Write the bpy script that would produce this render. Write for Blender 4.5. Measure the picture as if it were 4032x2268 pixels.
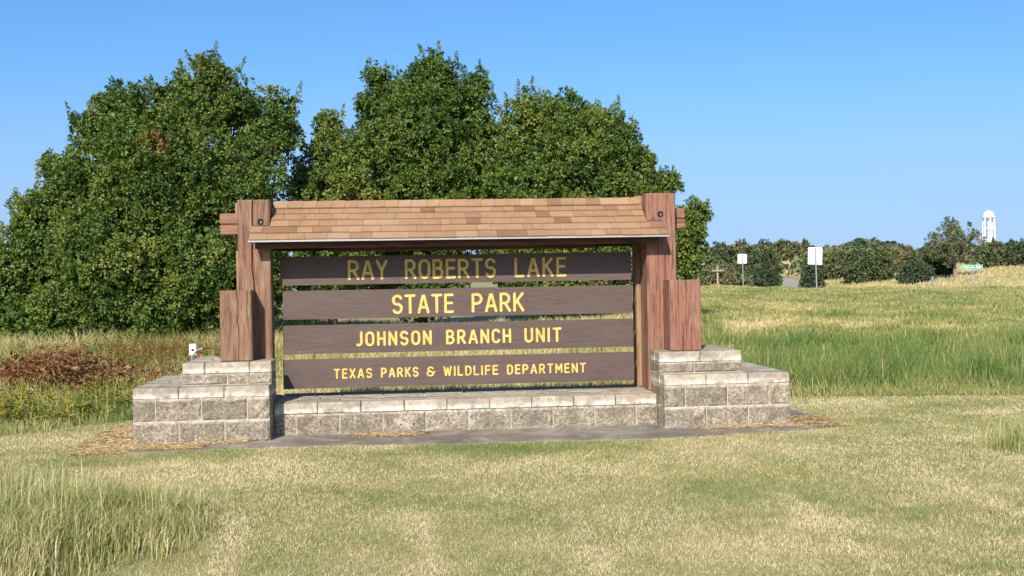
import bpy, bmesh, math, random
import numpy as np
from mathutils import Matrix, Vector
from mathutils.geometry import delaunay_2d_cdt

for o in list(bpy.data.objects):
    bpy.data.objects.remove(o)
random.seed(7)
rng = np.random.default_rng(11)
scn = bpy.context.scene
COL = scn.collection

# ------------------------------------------------------------------ camera
CAM = np.array([2.4115, -10.6389, 1.4507])
YAW, PITCH, ROLL, FPX = 0.0976, -0.0089, -0.0172, 4532.3      # focal length in photo pixels (4032 wide)
def cam_axes():
    y, p, r = YAW, PITCH, ROLL
    f = np.array([math.sin(y)*math.cos(p), math.cos(y)*math.cos(p), math.sin(p)])
    rt = np.array([math.cos(y), -math.sin(y), 0.0])
    up = np.cross(rt, f)
    c, s = math.cos(r), math.sin(r)
    return c*rt + s*up, -s*rt + c*up, f
RT, UP, FW = cam_axes()
cd = bpy.data.cameras.new('camera')
cam = bpy.data.objects.new('camera', cd)
COL.objects.link(cam)
cd.sensor_width = 36
cd.lens = FPX/4032*36
cd.clip_end = 6000
cam.matrix_world = Matrix(((RT[0], UP[0], -FW[0], CAM[0]), (RT[1], UP[1], -FW[1], CAM[1]),
                           (RT[2], UP[2], -FW[2], CAM[2]), (0, 0, 0, 1)))
scn.camera = cam

# ------------------------------------------------------------------ sky, sun, exposure
SUN = Vector((-0.33, -1.0, 0.68)).normalized()                # towards the sun: behind the camera, to the left
w = bpy.data.worlds.new('World')
scn.world = w
w.use_nodes = True
nt = w.node_tree
bg = nt.nodes['Background']
sky = nt.nodes.new('ShaderNodeTexSky')
sky.sky_type = 'NISHITA'
sky.sun_disc = False
sky.sun_elevation = math.asin(SUN.z)
sky.sun_rotation = math.atan2(SUN.x, SUN.y)
sky.altitude = 200
sky.air_density = 1.0
sky.dust_density = 1.0
sky.ozone_density = 2.5
# clear dry air: look the sky up a little above the true direction, so the horizon stays blue
tcw = nt.nodes.new('ShaderNodeTexCoord')
vadd = nt.nodes.new('ShaderNodeVectorMath'); vadd.operation = 'ADD'; vadd.inputs[1].default_value = (0, 0, .13)
vnor = nt.nodes.new('ShaderNodeVectorMath'); vnor.operation = 'NORMALIZE'
nt.links.new(tcw.outputs['Generated'], vadd.inputs[0]); nt.links.new(vadd.outputs[0], vnor.inputs[0])
nt.links.new(vnor.outputs[0], sky.inputs['Vector'])
hsv = nt.nodes.new('ShaderNodeHueSaturation'); hsv.inputs['Saturation'].default_value = 1.25; hsv.inputs['Hue'].default_value = .500
nt.links.new(sky.outputs[0], hsv.inputs['Color'])
# pale dry haze low in the sky, the same all round
sep = nt.nodes.new('ShaderNodeSeparateXYZ'); nt.links.new(tcw.outputs['Generated'], sep.inputs[0])
mr = nt.nodes.new('ShaderNodeMapRange'); mr.interpolation_type = 'SMOOTHSTEP'
mr.inputs['From Min'].default_value = 0.0; mr.inputs['From Max'].default_value = .20
mr.inputs['To Min'].default_value = .75; mr.inputs['To Max'].default_value = 0.0
nt.links.new(sep.outputs['Z'], mr.inputs['Value'])
hz = nt.nodes.new('ShaderNodeMix'); hz.data_type = 'RGBA'
nt.links.new(mr.outputs[0], hz.inputs[0]); nt.links.new(hsv.outputs[0], hz.inputs[6])
hz.inputs[7].default_value = (1.98, 2.60, 3.65, 1)
nt.links.new(hz.outputs[2], bg.inputs[0])
bg.inputs[1].default_value = 0.125
sl = bpy.data.lights.new('sun', 'SUN')
sl.energy = 4.4
sl.angle = math.radians(0.53)
sl.color = (1.0, 0.92, 0.80)
so = bpy.data.objects.new('sun', sl)
COL.objects.link(so)
so.rotation_euler = SUN.to_track_quat('Z', 'Y').to_euler()
so.location = (-6, -18, 14)
scn.view_settings.view_transform = 'Standard'
scn.view_settings.look = 'None'
scn.view_settings.exposure = 0.72
scn.view_settings.gamma = 1
scn.view_settings.use_curve_mapping = False

# ------------------------------------------------------------------ helpers
def ray(x, y):
    return ((x-2016)/FPX)*RT - ((y-1134)/FPX)*UP + FW
def at_y(x, y, Y):                       # photo pixel -> point on the plane at depth Y
    d = ray(x, y); t = (Y-CAM[1])/d[1]
    return CAM + t*d
def at_d(x, y, D):                       # photo pixel -> point at distance D along the view axis
    return CAM + D*ray(x, y)

def sm(v, a, b):
    t = np.clip((np.asarray(v, float)-a)/(b-a), 0, 1)
    return t*t*(3-2*t)

_lat = np.random.default_rng(3).random((256, 256))
def vnoise(x, y, s):                     # value noise, 0..1
    x = np.asarray(x, float)*s + 91.3; y = np.asarray(y, float)*s + 37.7
    xi = np.floor(x).astype(int); yi = np.floor(y).astype(int)
    fx = x-xi; fy = y-yi
    fx = fx*fx*(3-2*fx); fy = fy*fy*(3-2*fy)
    a = _lat[xi % 256, yi % 256]; b = _lat[(xi+1) % 256, yi % 256]
    c = _lat[xi % 256, (yi+1) % 256]; d = _lat[(xi+1) % 256, (yi+1) % 256]
    return (a*(1-fx)+b*fx)*(1-fy) + (c*(1-fx)+d*fx)*fy
def fbm(x, y, s):
    return (vnoise(x, y, s)*.5 + vnoise(x+7, y+3, s*2.1)*.3 + vnoise(x+1, y+9, s*4.3)*.2)

def ground_z(X, Y):
    X = np.asarray(X, float); Y = np.asarray(Y, float)
    rx = sm(X, 2, 12)
    z = (0.60-.012*np.clip(X-14, 0, 30))*sm(Y, 9, 42)*rx - 0.8*sm(Y, 46, 60)*rx
    z = z + .42*(vnoise(X, Y*.3+5, .085)-.5)*sm(Y, 18, 38)*rx
    z = z + 1.7*sm(Y, 60, 130) + 1.5*sm(Y, 115, 260)
    z = z + 1.6*sm(X, 34, 56)*sm(Y, 58, 76) + 0.3*sm(X, 56, 100)*sm(Y, 58, 90)
    z = z - 0.14*sm(X, 6.5, 8)*sm(Y, 2.5, 4.5)*(1-sm(Y, 6, 12))
    far = sm(Y, 3, 10)
    z = z + far*((fbm(X, Y, .16)-.5)*.50+(fbm(X+4, Y, .42)-.5)*.34*(1-sm(Y, 50, 80))*sm(X, 6, 9))
    return z

def world_loc(o):
    v = Vector((0, 0, 0))
    while o is not None:
        v += o.location; o = o.parent
    return v

def link(o, parent=None):
    COL.objects.link(o)
    if parent is not None:
        o.parent = parent
    return o

def empty(name, loc):
    o = bpy.data.objects.new(name, None)
    o.empty_display_size = .2
    o.location = loc
    return link(o)

def tag(o, label=None, cat=None, group=None, kind=None):
    if label: o['label'] = label
    if cat: o['category'] = cat
    if group: o['group'] = group
    if kind: o['kind'] = kind
    return o

def obj(name, verts, faces, mat, parent=None, smooth=False, mats=None):
    v = np.asarray(verts, float)
    lo = v.min(0); hi = v.max(0)
    c = np.array([(lo[0]+hi[0])/2, (lo[1]+hi[1])/2, lo[2]])
    me = bpy.data.meshes.new(name)
    me.from_pydata((v-c).tolist(), [], [list(f) for f in faces])
    me.materials.append(mat)
    if smooth:
        me.polygons.foreach_set('use_smooth', [True]*len(me.polygons))
    me.update()
    o = bpy.data.objects.new(name, me)
    link(o, parent)
    o.location = Vector(c) - (world_loc(parent) if parent is not None else Vector((0, 0, 0)))
    return o

def bm_obj(name, bm, mat, parent=None, smooth=False):
    bmesh.ops.recalc_face_normals(bm, faces=bm.faces)
    bm.verts.index_update()
    v = [tuple(q.co) for q in bm.verts]
    f = [[q.index for q in fa.verts] for fa in bm.faces]
    bm.free()
    return obj(name, v, f, mat, parent, smooth)

def tri_mesh(name, V, T, mat, parent=None, attr=None, smooth=False, origin=None):
    """big triangle mesh from numpy arrays; attr = per-vertex float 'tint'"""
    V = np.asarray(V, np.float32); T = np.asarray(T, np.int32)
    lo = V.min(0); hi = V.max(0)
    c = np.array([(lo[0]+hi[0])/2, (lo[1]+hi[1])/2, lo[2]], np.float32) if origin is None else np.asarray(origin, np.float32)
    me = bpy.data.meshes.new(name)
    me.vertices.add(len(V)); me.vertices.foreach_set('co', (V-c).ravel())
    me.loops.add(len(T)*3); me.loops.foreach_set('vertex_index', T.ravel())
    me.polygons.add(len(T))
    me.polygons.foreach_set('loop_start', np.arange(0, len(T)*3, 3, dtype=np.int32))
    if smooth:
        me.polygons.foreach_set('use_smooth', np.ones(len(T), bool))
    me.update(calc_edges=True)
    if attr is not None:
        a = me.attributes.new('tint', 'FLOAT', 'POINT')
        a.data.foreach_set('value', np.asarray(attr, np.float32))
    me.materials.append(mat)
    o = bpy.data.objects.new(name, me)
    link(o, parent)
    o.location = Vector([float(q) for q in c]) - (world_loc(parent) if parent is not None else Vector((0, 0, 0)))
    return o

def bevel_box(x0, x1, y0, y1, z0, z1, b=.006):
    bm = bmesh.new()
    bmesh.ops.create_cube(bm, size=1)
    for v in bm.verts:
        v.co = Vector((x0 if v.co.x < 0 else x1, y0 if v.co.y < 0 else y1, z0 if v.co.z < 0 else z1))
    if b > 0:
        bmesh.ops.bevel(bm, geom=bm.edges[:], offset=b, segments=1, affect='EDGES')
    return bm

def tube(path, r, n=8, taper=None, cap=True):
    """verts, faces of a tube along path; r scalar or list"""
    P = [Vector(p) for p in path]
    R = [r]*len(P) if not hasattr(r, '__len__') else r
    V = []; F = []
    prev = None
    for i, p in enumerate(P):
        d = (P[min(i+1, len(P)-1)] - P[max(i-1, 0)]).normalized()
        a = d.orthogonal().normalized() if prev is None else (prev - d*prev.dot(d)).normalized()
        prev = a
        b = d.cross(a)
        for k in range(n):
            t = 2*math.pi*k/n
            V.append(tuple(p + R[i]*(math.cos(t)*a + math.sin(t)*b)))
    for i in range(len(P)-1):
        for k in range(n):
            F.append((i*n+k, i*n+(k+1) % n, (i+1)*n+(k+1) % n, (i+1)*n+k))
    if cap:
        F.append(tuple(range(n-1, -1, -1)))
        F.append(tuple(range((len(P)-1)*n, len(P)*n)))
    return V, F

def join(*vf):
    V = []; F = []
    for v, f in vf:
        o = len(V)
        V += list(v); F += [tuple(i+o for i in q) for q in f]
    return V, F

# ------------------------------------------------------------------ materials
class NT:
    def __init__(s, name):
        s.m = bpy.data.materials.new(name)
        s.m.use_nodes = True
        s.t = s.m.node_tree
        s.b = s.t.nodes['Principled BSDF']
        s.out = s.t.nodes['Material Output']
    def n(s, kind, **kw):
        nd = s.t.nodes.new(kind)
        for k, v in kw.items():
            if k.startswith('i_'):
                nd.inputs[k[2:].replace('_', ' ')].default_value = v
            else:
                setattr(nd, k, v)
        return nd
    def l(s, a, b):
        s.t.links.new(a, b)
    def coords(s, scale=(1, 1, 1), rnd=0., kind='Object'):
        tc = s.n('ShaderNodeTexCoord')
        mp = s.n('ShaderNodeMapping')
        mp.inputs['Scale'].default_value = scale
        if rnd:
            oi = s.n('ShaderNodeObjectInfo')
            mu = s.n('ShaderNodeMath', operation='MULTIPLY')
            s.l(oi.outputs['Random'], mu.inputs[0]); mu.inputs[1].default_value = rnd
            s.l(mu.outputs[0], mp.inputs['Location'])
        s.l(tc.outputs[kind], mp.inputs['Vector'])
        return mp.outputs[0]
    def noise(s, vec, scale, detail=4, rough=.55, dist=0):
        nd = s.n('ShaderNodeTexNoise')
        nd.inputs['Scale'].default_value = scale; nd.inputs['Detail'].default_value = detail
        nd.inputs['Roughness'].default_value = rough; nd.inputs['Distortion'].default_value = dist
        if vec is not None: s.l(vec, nd.inputs['Vector'])
        return nd.outputs['Fac']
    def ramp(s, fac, stops, interp='LINEAR'):
        nd = s.n('ShaderNodeValToRGB')
        cr = nd.color_ramp
        cr.interpolation = interp
        while len(cr.elements) < len(stops): cr.elements.new(.5)
        for e, (p, c) in zip(cr.elements, stops):
            e.position = p; e.color = (c[0], c[1], c[2], 1) if hasattr(c, '__len__') else (c, c, c, 1)
        s.l(fac, nd.inputs['Fac'])
        return nd.outputs['Color']
    def mix(s, fac, a, b, mode='MIX'):
        nd = s.n('ShaderNodeMix', data_type='RGBA', blend_type=mode)
        for sock, v in ((nd.inputs[0], fac), (nd.inputs[6], a), (nd.inputs[7], b)):
            if hasattr(v, 'is_output'): s.l(v, sock)
            elif hasattr(v, '__len__'): sock.default_value = (*v[:3], 1)
            else: sock.default_value = v
        return nd.outputs[2]
    def math(s, op, a, b=0.):
        nd = s.n('ShaderNodeMath', operation=op)
        for sock, v in ((nd.inputs[0], a), (nd.inputs[1], b)):
            if hasattr(v, 'is_output'): s.l(v, sock)
            else: sock.default_value = v
        return nd.outputs[0]
    def bump(s, h, strength=.5, dist=.01):
        nd = s.n('ShaderNodeBump')
        nd.inputs['Strength'].default_value = strength; nd.inputs['Distance'].default_value = dist
        s.l(h, nd.inputs['Height']); s.l(nd.outputs[0], s.b.inputs['Normal'])
    def color(s, c):
        if hasattr(c, 'is_output'): s.l(c, s.b.inputs['Base Color'])
        else: s.b.inputs['Base Color'].default_value = (*c, 1)
    def rough(s, r, spec=.3):
        s.b.inputs['Roughness'].default_value = r
        s.b.inputs['Specular IOR Level'].default_value = spec

def mat_plain(name, c, r=.7, metal=0., var=.15, scale=30.):
    m = NT(name)
    n = m.noise(m.coords(rnd=20), scale, 4)
    m.color(m.mix(n, tuple(q*(1-var) for q in c), tuple(min(1, q*(1+var)) for q in c)))
    m.rough(r); m.b.inputs['Metallic'].default_value = metal
    return m.m

def mat_wood(name, axis, red, brown, grey, redness=.5):
    m = NT(name)
    a = {'z': (1, 1, .055), 'x': (.055, 1, 1)}[axis]
    v = m.coords(a, rnd=40)
    v2 = m.coords({'z': (1, 1, .3), 'x': (.3, 1, 1)}[axis], rnd=17)
    big = m.noise(v2, 5, 3, .6)
    grain = m.noise(v, 42, 6, .62, .6)
    fine = m.noise(v, 190, 3, .6)
    base = m.mix(m.ramp(big, [(redness-.14, 0), (redness+.14, 1)]), brown, red)
    worn = m.noise(v2, 9, 5, .7)
    base = m.mix(m.ramp(worn, [(.5, 0), (.72, .55)]), base, grey)
    base = m.mix(1.0, base, m.ramp(grain, [(.36, .42), (.44, .76), (.52, 1.0), (.64, 1.0)]), 'MULTIPLY')
    base = m.mix(.5, base, m.ramp(fine, [(.38, .5), (.56, 1.0)]), 'MULTIPLY')
    m.color(base)
    h = m.math('ADD', grain, m.math('MULTIPLY', fine, .5))
    m.bump(h, .55, .008)
    m.rough(.8, .2)
    return m.m

M = {}
M['wood'] = mat_wood('weathered_redwood', 'z', (.225, .115, .076), (.235, .140, .090), (.33, .255, .175), .56)
M['wood_red'] = mat_wood('red_stained_timber', 'z', (.268, .118, .084), (.25, .130, .088), (.34, .25, .175), .48)
M['wood_grey'] = mat_wood('grey_weathered_timber', 'z', (.34, .19, .11), (.33, .21, .12), (.36, .28, .19), .5)
M['wood_x'] = mat_wood('weathered_beam', 'x', (.26, .125, .08), (.25, .145, .09), (.32, .23, .15), .5)
M['wood_dark'] = mat_wood('dark_stained_board', 'x', (.12, .055, .035), (.11, .06, .04), (.14, .09, .06), .5)

def mat_block(name, cap):
    m = NT(name)
    v = m.coords(rnd=60)
    oi = m.n('ShaderNodeObjectInfo')
    speck = m.noise(v, 40, 8, .8)
    blot = m.noise(v, 7, 4, .6)
    if cap:
        c = m.ramp(speck, [(.32, (.215, .18, .135)), (.5, (.36, .31, .24)), (.7, (.49, .435, .35))])
        c = m.mix(m.ramp(blot, [(.38, .6), (.58, 0)]), c, (.18, .158, .125))
    else:
        c = m.ramp(speck, [(.38, (.10, .08, .058)), (.47, (.26, .216, .16)), (.55, (.40, .34, .26)), (.66, (.60, .53, .42))])
        c = m.mix(m.ramp(blot, [(.40, .55), (.58, 0)]), c, (.14, .115, .086))
    tone = m.ramp(oi.outputs['Random'], [(0, .82), (1, 1.12)])
    c = m.mix(1, c, tone, 'MULTIPLY')
    # lime bloom creeping along the joints
    g = m.n('ShaderNodeTexCoord').outputs['Generated']
    sx = m.n('ShaderNodeSeparateXYZ'); m.l(g, sx.inputs[0])
    edge = m.ramp(sx.outputs['Z'], [(0, 1.0), (.35, .62), (.60, .08), (1, .0)] if cap else [(0, .55), (.16, .05), (.84, .02), (1, .62)])
    pat = m.noise(v, 11, 5, .7)
    eff = m.math('MULTIPLY', edge, m.ramp(pat, [(.38, 0), (.60, 1)]))
    ln = m.noise(m.coords((1, 1, .5), rnd=33), 3.2, 3, .6)
    eff = m.math('MAXIMUM', eff, m.math('MULTIPLY', m.ramp(ln, [(.60, 0), (.72, .7)]), m.ramp(speck, [(.4, 0), (.6, 1)])))
    c = m.mix(eff, c, (.70, .66, .585))
    m.color(c)
    h = m.math('ADD', speck, m.math('MULTIPLY', m.noise(v, 24, 4, .65), 1.0 if not cap else .3))
    m.bump(h, .9 if not cap else .4, .02 if not cap else .006)
    m.rough(.93, .15)
    return m.m
M['block'] = mat_block('split_face_block', False)
M['cap'] = mat_block('cap_block', True)
M['mortar'] = mat_plain('pale_mortar', (.47, .425, .35), .95, 0, .22, 22)

def mat_shingle():
    m = NT('brown_asphalt_shingle')
    v = m.coords(rnd=90)
    oi = m.n('ShaderNodeObjectInfo')
    gr = m.noise(v, 170, 3, .8)
    c = m.ramp(oi.outputs['Random'], [(0, (.19, .105, .062)), (.08, (.225, .128, .075)), (.14, (.275, .165, .095)), (.6, (.295, .180, .104)), (.85, (.31, .195, .115)), (1, (.32, .215, .13))], 'LINEAR')
    c = m.mix(1, c, m.ramp(gr, [(.28, .42), (.46, .95), (.66, 1.25)]), 'MULTIPLY')
    bl = m.noise(v, 4.5, 3)
    c = m.mix(1, c, m.ramp(bl, [(.3, .88), (.7, 1.08)]), 'MULTIPLY')
    m.color(c); m.bump(gr, .5, .004); m.rough(.95, .1)
    return m.m
M['shingle'] = mat_shingle()

def mat_boardpaint():
    m = NT('brown_board_paint')
    v = m.coords((.12, 1, 1), rnd=30)
    g = m.noise(v, 45, 5, .65, .4)
    b = m.noise(m.coords((.3, 1, 1), rnd=12), 3.5, 4)
    c = m.mix(m.ramp(g, [(.35, 0), (.65, 1)]), (.068, .045, .039), (.094, .066, .058))
    c = m.mix(m.ramp(b, [(.4, 0), (.75, .6)]), c, (.108, .079, .070))
    sp = m.noise(m.coords(rnd=55), 38, 2, .5)
    c = m.mix(m.ramp(sp, [(.76, 0), (.80, .6)]), c, (.36, .31, .27))
    cr = m.noise(m.coords((.05, 1, 1), rnd=77), 26, 4, .6, .3)
    c = m.mix(m.ramp(cr, [(.27, .55), (.34, 0)]), c, (.045, .026, .022))
    m.color(c); m.bump(g, .25, .004); m.rough(.55, .35)
    return m.m
M['board'] = mat_boardpaint()
def mat_letter():
    m = NT('yellow_letter_paint')
    n = m.noise(m.coords(rnd=80), 14, 5, .7)
    c = m.ramp(n, [(.3, (.50, .33, .07)), (.55, (.66, .475, .13)), (.8, (.72, .55, .20))])
    ch = m.noise(m.coords(rnd=31), 55, 3, .6)
    c = m.mix(m.ramp(ch, [(.74, 0), (.8, .8)]), c, (.12, .085, .07))
    m.color(c); m.rough(.6, .3)
    return m.m
M['letter'] = mat_letter()
M['drip'] = mat_plain('galvanised_drip_edge', (.33, .335, .34), .5, .2, .25, 40)
M['steel'] = mat_plain('weathered_steel', (.16, .155, .15), .5, .8, .2, 60)
M['rust'] = mat_plain('rusty_iron', (.10, .065, .05), .8, .3, .3, 80)
M['black'] = mat_plain('black_hole_shade', (.012, .010, .009), .9)  # painted shade of the bolt holes
M['white'] = mat_plain('white_paint', (.80, .80, .79), .5, 0, .04, 8)
M['boxgrey'] = mat_plain('pale_grey_box', (.74, .74, .72), .5, 0, .06, 30)
M['dark'] = mat_plain('dark_plastic', (.04, .04, .045), .5)
M['pvc'] = mat_plain('grey_conduit', (.30, .32, .34), .5, .2, .1, 30)
M['copper'] = mat_plain('rusty_conduit', (.16, .09, .065), .6, .3, .25, 40)
M['pink'] = mat_plain('pink_flag', (.75, .13, .16), .6)
M['alu'] = mat_plain('sign_aluminium', (.70, .72, .73), .45, .25, .07, 6)
M['post'] = mat_plain('galvanised_post', (.27, .29, .31), .5, .5, .15, 40)
M['green'] = mat_plain('green_sign_sheet', (.01, .25, .17), .45, 0, .05, 8)
M['signwhite'] = mat_plain('white_sheeting', (.78, .80, .78), .5, 0, .03, 8)
M['pole'] = mat_plain('grey_pole_wood', (.30, .25, .19), .85, 0, .25, 20)
M['orange'] = mat_plain('orange_marker', (.75, .13, .04), .6)
M['bark'] = mat_wood('oak_bark', 'z', (.12, .085, .06), (.10, .075, .055), (.17, .14, .11), .5)
M['palebark'] = mat_wood('pale_bark', 'z', (.30, .25, .19), (.26, .21, .16), (.38, .33, .27), .5)

def mat_pad():
    m = NT('stained_concrete')
    v = m.coords(kind='Object')
    a = m.noise(v, 2.2, 6, .65, .6); b = m.noise(v, 45, 4, .7)
    c = m.ramp(a, [(.33, (.14, .118, .094)), (.5, (.21, .18, .145)), (.64, (.32, .28, .225))])
    c = m.mix(1, c, m.ramp(b, [(.3, .75), (.7, 1.15)]), 'MULTIPLY')
    m.color(c); m.bump(b, .3, .004); m.rough(.92, .15)
    return m.m
M['pad'] = mat_pad()

def mat_ground():
    m = NT('grassy_soil')
    v = m.coords()
    a = m.noise(v, .55, 5, .6, .3); b = m.noise(v, 26, 5, .75); c2 = m.noise(v, .09, 3)
    c = m.ramp(a, [(.34, (.20, .21, .085)), (.5, (.31, .285, .13)), (.66, (.43, .36, .19))])
    c = m.mix(1, c, m.ramp(b, [(.3, .55), (.5, .9), (.72, 1.2)]), 'MULTIPLY')
    m.color(c); m.bump(b, .8, .03); m.rough(.97, .1)
    return m.m
M['ground'] = mat_ground()
def mat_road():
    m = NT('grey_asphalt')
    b = m.noise(m.coords(), 3, 4)
    m.color(m.mix(b, (.26, .24, .21), (.34, .31, .27))); m.rough(.9, .2)
    return m.m
M['road'] = mat_road()

def mat_foliage(name, stops, trans=.3, gloss=.25, rough=.5):
    """two-sided leaf: tint attribute picks the hue, light also passes through"""
    m = NT(name)
    at = m.n('ShaderNodeAttribute', attribute_name='tint')
    c = m.ramp(at.outputs['Fac'], stops)
    m.color(c)
    m.rough(rough, gloss)
    tr = m.n('ShaderNodeBsdfTranslucent')
    m.l(m.mix(1, c, (1.15, 1.15, .55), 'MULTIPLY'), tr.inputs['Color'])
    mx = m.n('ShaderNodeMixShader')
    mx.inputs[0].default_value = trans
    m.l(m.b.outputs[0], mx.inputs[1]); m.l(tr.outputs[0], mx.inputs[2])
    m.l(mx.outputs[0], m.out.inputs['Surface'])
    return m.m
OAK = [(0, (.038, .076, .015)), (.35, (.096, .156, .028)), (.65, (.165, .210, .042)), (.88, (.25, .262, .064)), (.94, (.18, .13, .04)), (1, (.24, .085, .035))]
M['oak'] = mat_foliage('oak_leaf', OAK, .22, .25, .5)
M['far'] = mat_foliage('far_leaf', [(0, (.050, .070, .042)), (.25, (.080, .112, .054)), (.5, (.135, .165, .070)), (.75, (.175, .170, .080)), (1, (.22, .17, .10))], .15, .15, .7)
GRASS = [(0, (.085, .165, .038)), (.3, (.17, .22, .066)), (.55, (.325, .30, .105)), (.8, (.53, .435, .225)), (1, (.66, .54, .32))]
LAWN = [(0, (.105, .195, .052)), (.3, (.205, .265, .082)), (.55, (.375, .36, .145)), (.8, (.585, .50, .285)), (1, (.71, .60, .39))]
M['lawn'] = mat_foliage('lawn_blade', LAWN, .3, .15, .65)
M['grass'] = mat_foliage('grass_blade', GRASS, .3, .2, .6)
M['weed'] = mat_foliage('weed_leaf', [(0, (.06, .12, .025)), (.3, (.15, .20, .04)), (.5, (.34, .31, .05)), (.65, (.32, .22, .09)), (.8, (.235, .105, .05)), (1, (.15, .06, .03))], .28, .2, .6)
M['straw'] = mat_foliage('straw_blade', [(0, (.46, .32, .16)), (.5, (.60, .45, .25)), (1, (.70, .57, .36))], .2, .15, .7)

# ------------------------------------------------------------------ ground, pad, road
def axis_pts(segs):
    out = []
    for a, b, st in segs:
        out += list(np.arange(a, b-1e-6, st))
    out.append(segs[-1][1])
    return np.array(out)
gx = axis_pts([(-1500, -300, 200), (-300, -60, 30), (-60, -12, 4), (-12, 14, .5), (14, 64, .8), (64, 70, 2), (70, 300, 23), (300, 1500, 200)])
gy = axis_pts([(-300, -40, 52), (-40, -12, 4), (-12, 14, .5), (14, 62, .8), (62, 100, 2), (100, 400, 20), (400, 3000, 325)])
GX, GY = np.meshgrid(gx, gy, indexing='ij')
GZ = ground_z(GX, GY)
nx, ny = GX.shape
idx = np.arange(nx*ny).reshape(nx, ny)
A, B_, C_, D_ = idx[:-1, :-1].ravel(), idx[1:, :-1].ravel(), idx[1:, 1:].ravel(), idx[:-1, 1:].ravel()
T = np.concatenate([np.stack([A, B_, C_], 1), np.stack([A, C_, D_], 1)])
tag(tri_mesh('ground', np.stack([GX.ravel(), GY.ravel(), GZ.ravel()], 1), T, M['ground'], smooth=True, origin=(0, 0, 0)), kind='structure')

PADPTS = [(-.30, -.52), (.4, -.50), (1.1, -.43), (2.3, -.50), (3.5, -.58), (4.7, -.64), (5.6, -.46), (6.50, -.27), (6.55, .5), (6.5, 1.75), (-.25, 1.75), (-.33, .6)]
def pad():
    bm = bmesh.new()
    P = []
    for i, (x, y) in enumerate(PADPTS):
        x2, y2 = PADPTS[(i+1) % len(PADPTS)]
        for k in range(5):
            t = k/5
            P.append((x+(x2-x)*t+random.uniform(-.012, .012), y+(y2-y)*t+random.uniform(-.012, .012)))
    top = [bm.verts.new((x, y, .006)) for x, y in P]
    bot = [bm.verts.new((x, y, -.12)) for x, y in P]
    bm.faces.new(top); bm.faces.new(bot[::-1])
    for i in range(len(P)):
        j = (i+1) % len(P)
        bm.faces.new((top[i], bot[i], bot[j], top[j]))
    tag(bm_obj('concrete_pad', bm, M['pad']), kind='structure')
pad()

def ribbon(name, pts, width, mat, lift=.03):
    V = []; T = []
    for i, (x, y) in enumerate(pts):
        x2, y2 = pts[min(i+1, len(pts)-1)]; x1, y1 = pts[max(i-1, 0)]
        d = math.hypot(x2-x1, y2-y1); nxv, nyv = -(y2-y1)/d, (x2-x1)/d
        for s in (-1, -.33, .33, 1):
            px, py = x+s*nxv*width/2, y+s*nyv*width/2
            V.append((px, py, float(ground_z(px, py))+lift))
    for i in range(len(pts)-1):
        for k in range(3):
            a = i*4+k
            T += [(a, a+1, a+5), (a, a+5, a+4)]
    return tri_mesh(name, V, T, mat)
rp = [at_d(2990, 1140, 76), at_d(3068, 1131, 86), at_d(3098, 1123, 97), at_d(3085, 1117, 108), at_d(2990, 1112, 120)]
rpts = []
for i in range(len(rp)-1):
    for k in range(6):
        q = rp[i]+(rp[i+1]-rp[i])*k/6
        rpts.append((q[0], q[1]))
tag(ribbon('road', rpts, 4.0, M['road'], .05), kind='structure')

# ------------------------------------------------------------------ masonry
BL = .4064; HB = .2032; Q = .1016
PW = 3*BL; XL = 0.0; XR = PW + 9*BL            # left pier 0..PW, right pier XR..XR+PW
J = .006                                        # mortar joint
base = empty('block_base', (PW+4.5*BL, .7, .0))
tag(base, 'stepped grey concrete block base with two piers and a low wall between', 'block base')

def rough_block(x0, x1, y0, y1, z0, z1, mat, parent, name='block', amp=.014, face='-y'):
    """block with a chiselled, uneven face; face names the split side"""
    j = J/2
    x0, x1, y0, y1, z0, z1 = x0+j, x1-j, y0, y1-j*.5, z0+j, z1-j
    if face == '-y':
        w = x1-x0; org = lambda u, v, d: (x0+u*w, y0-d, z0+v*(z1-z0)); dep = (y1-y0)
        P = lambda u, v, d: (x0+u*w, y0+d, z0+v*(z1-z0))
    elif face == '-x':
        w = y1-y0; dep = x1-x0
        P = lambda u, v, d: (x0+d, y1-u*w, z0+v*(z1-z0))
    elif face == '+x':
        w = y1-y0; dep = x1-x0
        P = lambda u, v, d: (x1-d, y0+u*w, z0+v*(z1-z0))
    else:
        w = x1-x0; dep = y1-y0
        P = lambda u, v, d: (x1-u*w, y1-d, z0+v*(z1-z0))
    us = [0, .05/ max(w/.4, .3), .3, .52, .75, 1-.05/max(w/.4, .3), 1]
    vs = [0, .1, .5, .9, 1] if (z1-z0) > .12 else [0, .17, .83, 1]
    V = []; F = []
    for iv, v in enumerate(vs):
        for iu, u in enumerate(us):
            edge = iv in (0, len(vs)-1) or iu in (0, len(us)-1)
            d = .007 if edge else .002 - random.uniform(0, amp)
            du = 0 if edge else random.uniform(-.03, .03)
            V.append(P(u+du*(1 < iu < 5), v, d))
    n = len(us)
    for iv in range(len(vs)-1):
        for iu in range(n-1):
            a = iv*n+iu
            F.append((a, a+1, a+n+1, a+n))
    b = len(V)
    V += [P(0, 0, dep), P(1, 0, dep), P(1, 1, dep), P(0, 1, dep)]
    m = len(vs)
    bot = list(range(n)); top = [(m-1)*n+i for i in range(n)]
    lef = [i*n for i in range(m)]; rig = [i*n+n-1 for i in range(m)]
    F.append(tuple(bot[::-1]) + (b, b+1)); F.append(tuple(top) + (b+2, b+3))
    F.append(tuple(lef) + (b+3, b)); F.append(tuple(rig[::-1]) + (b+1, b+2))
    F.append((b+1, b, b+3, b+2))
    return obj(name, V, F, mat, parent)

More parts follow.
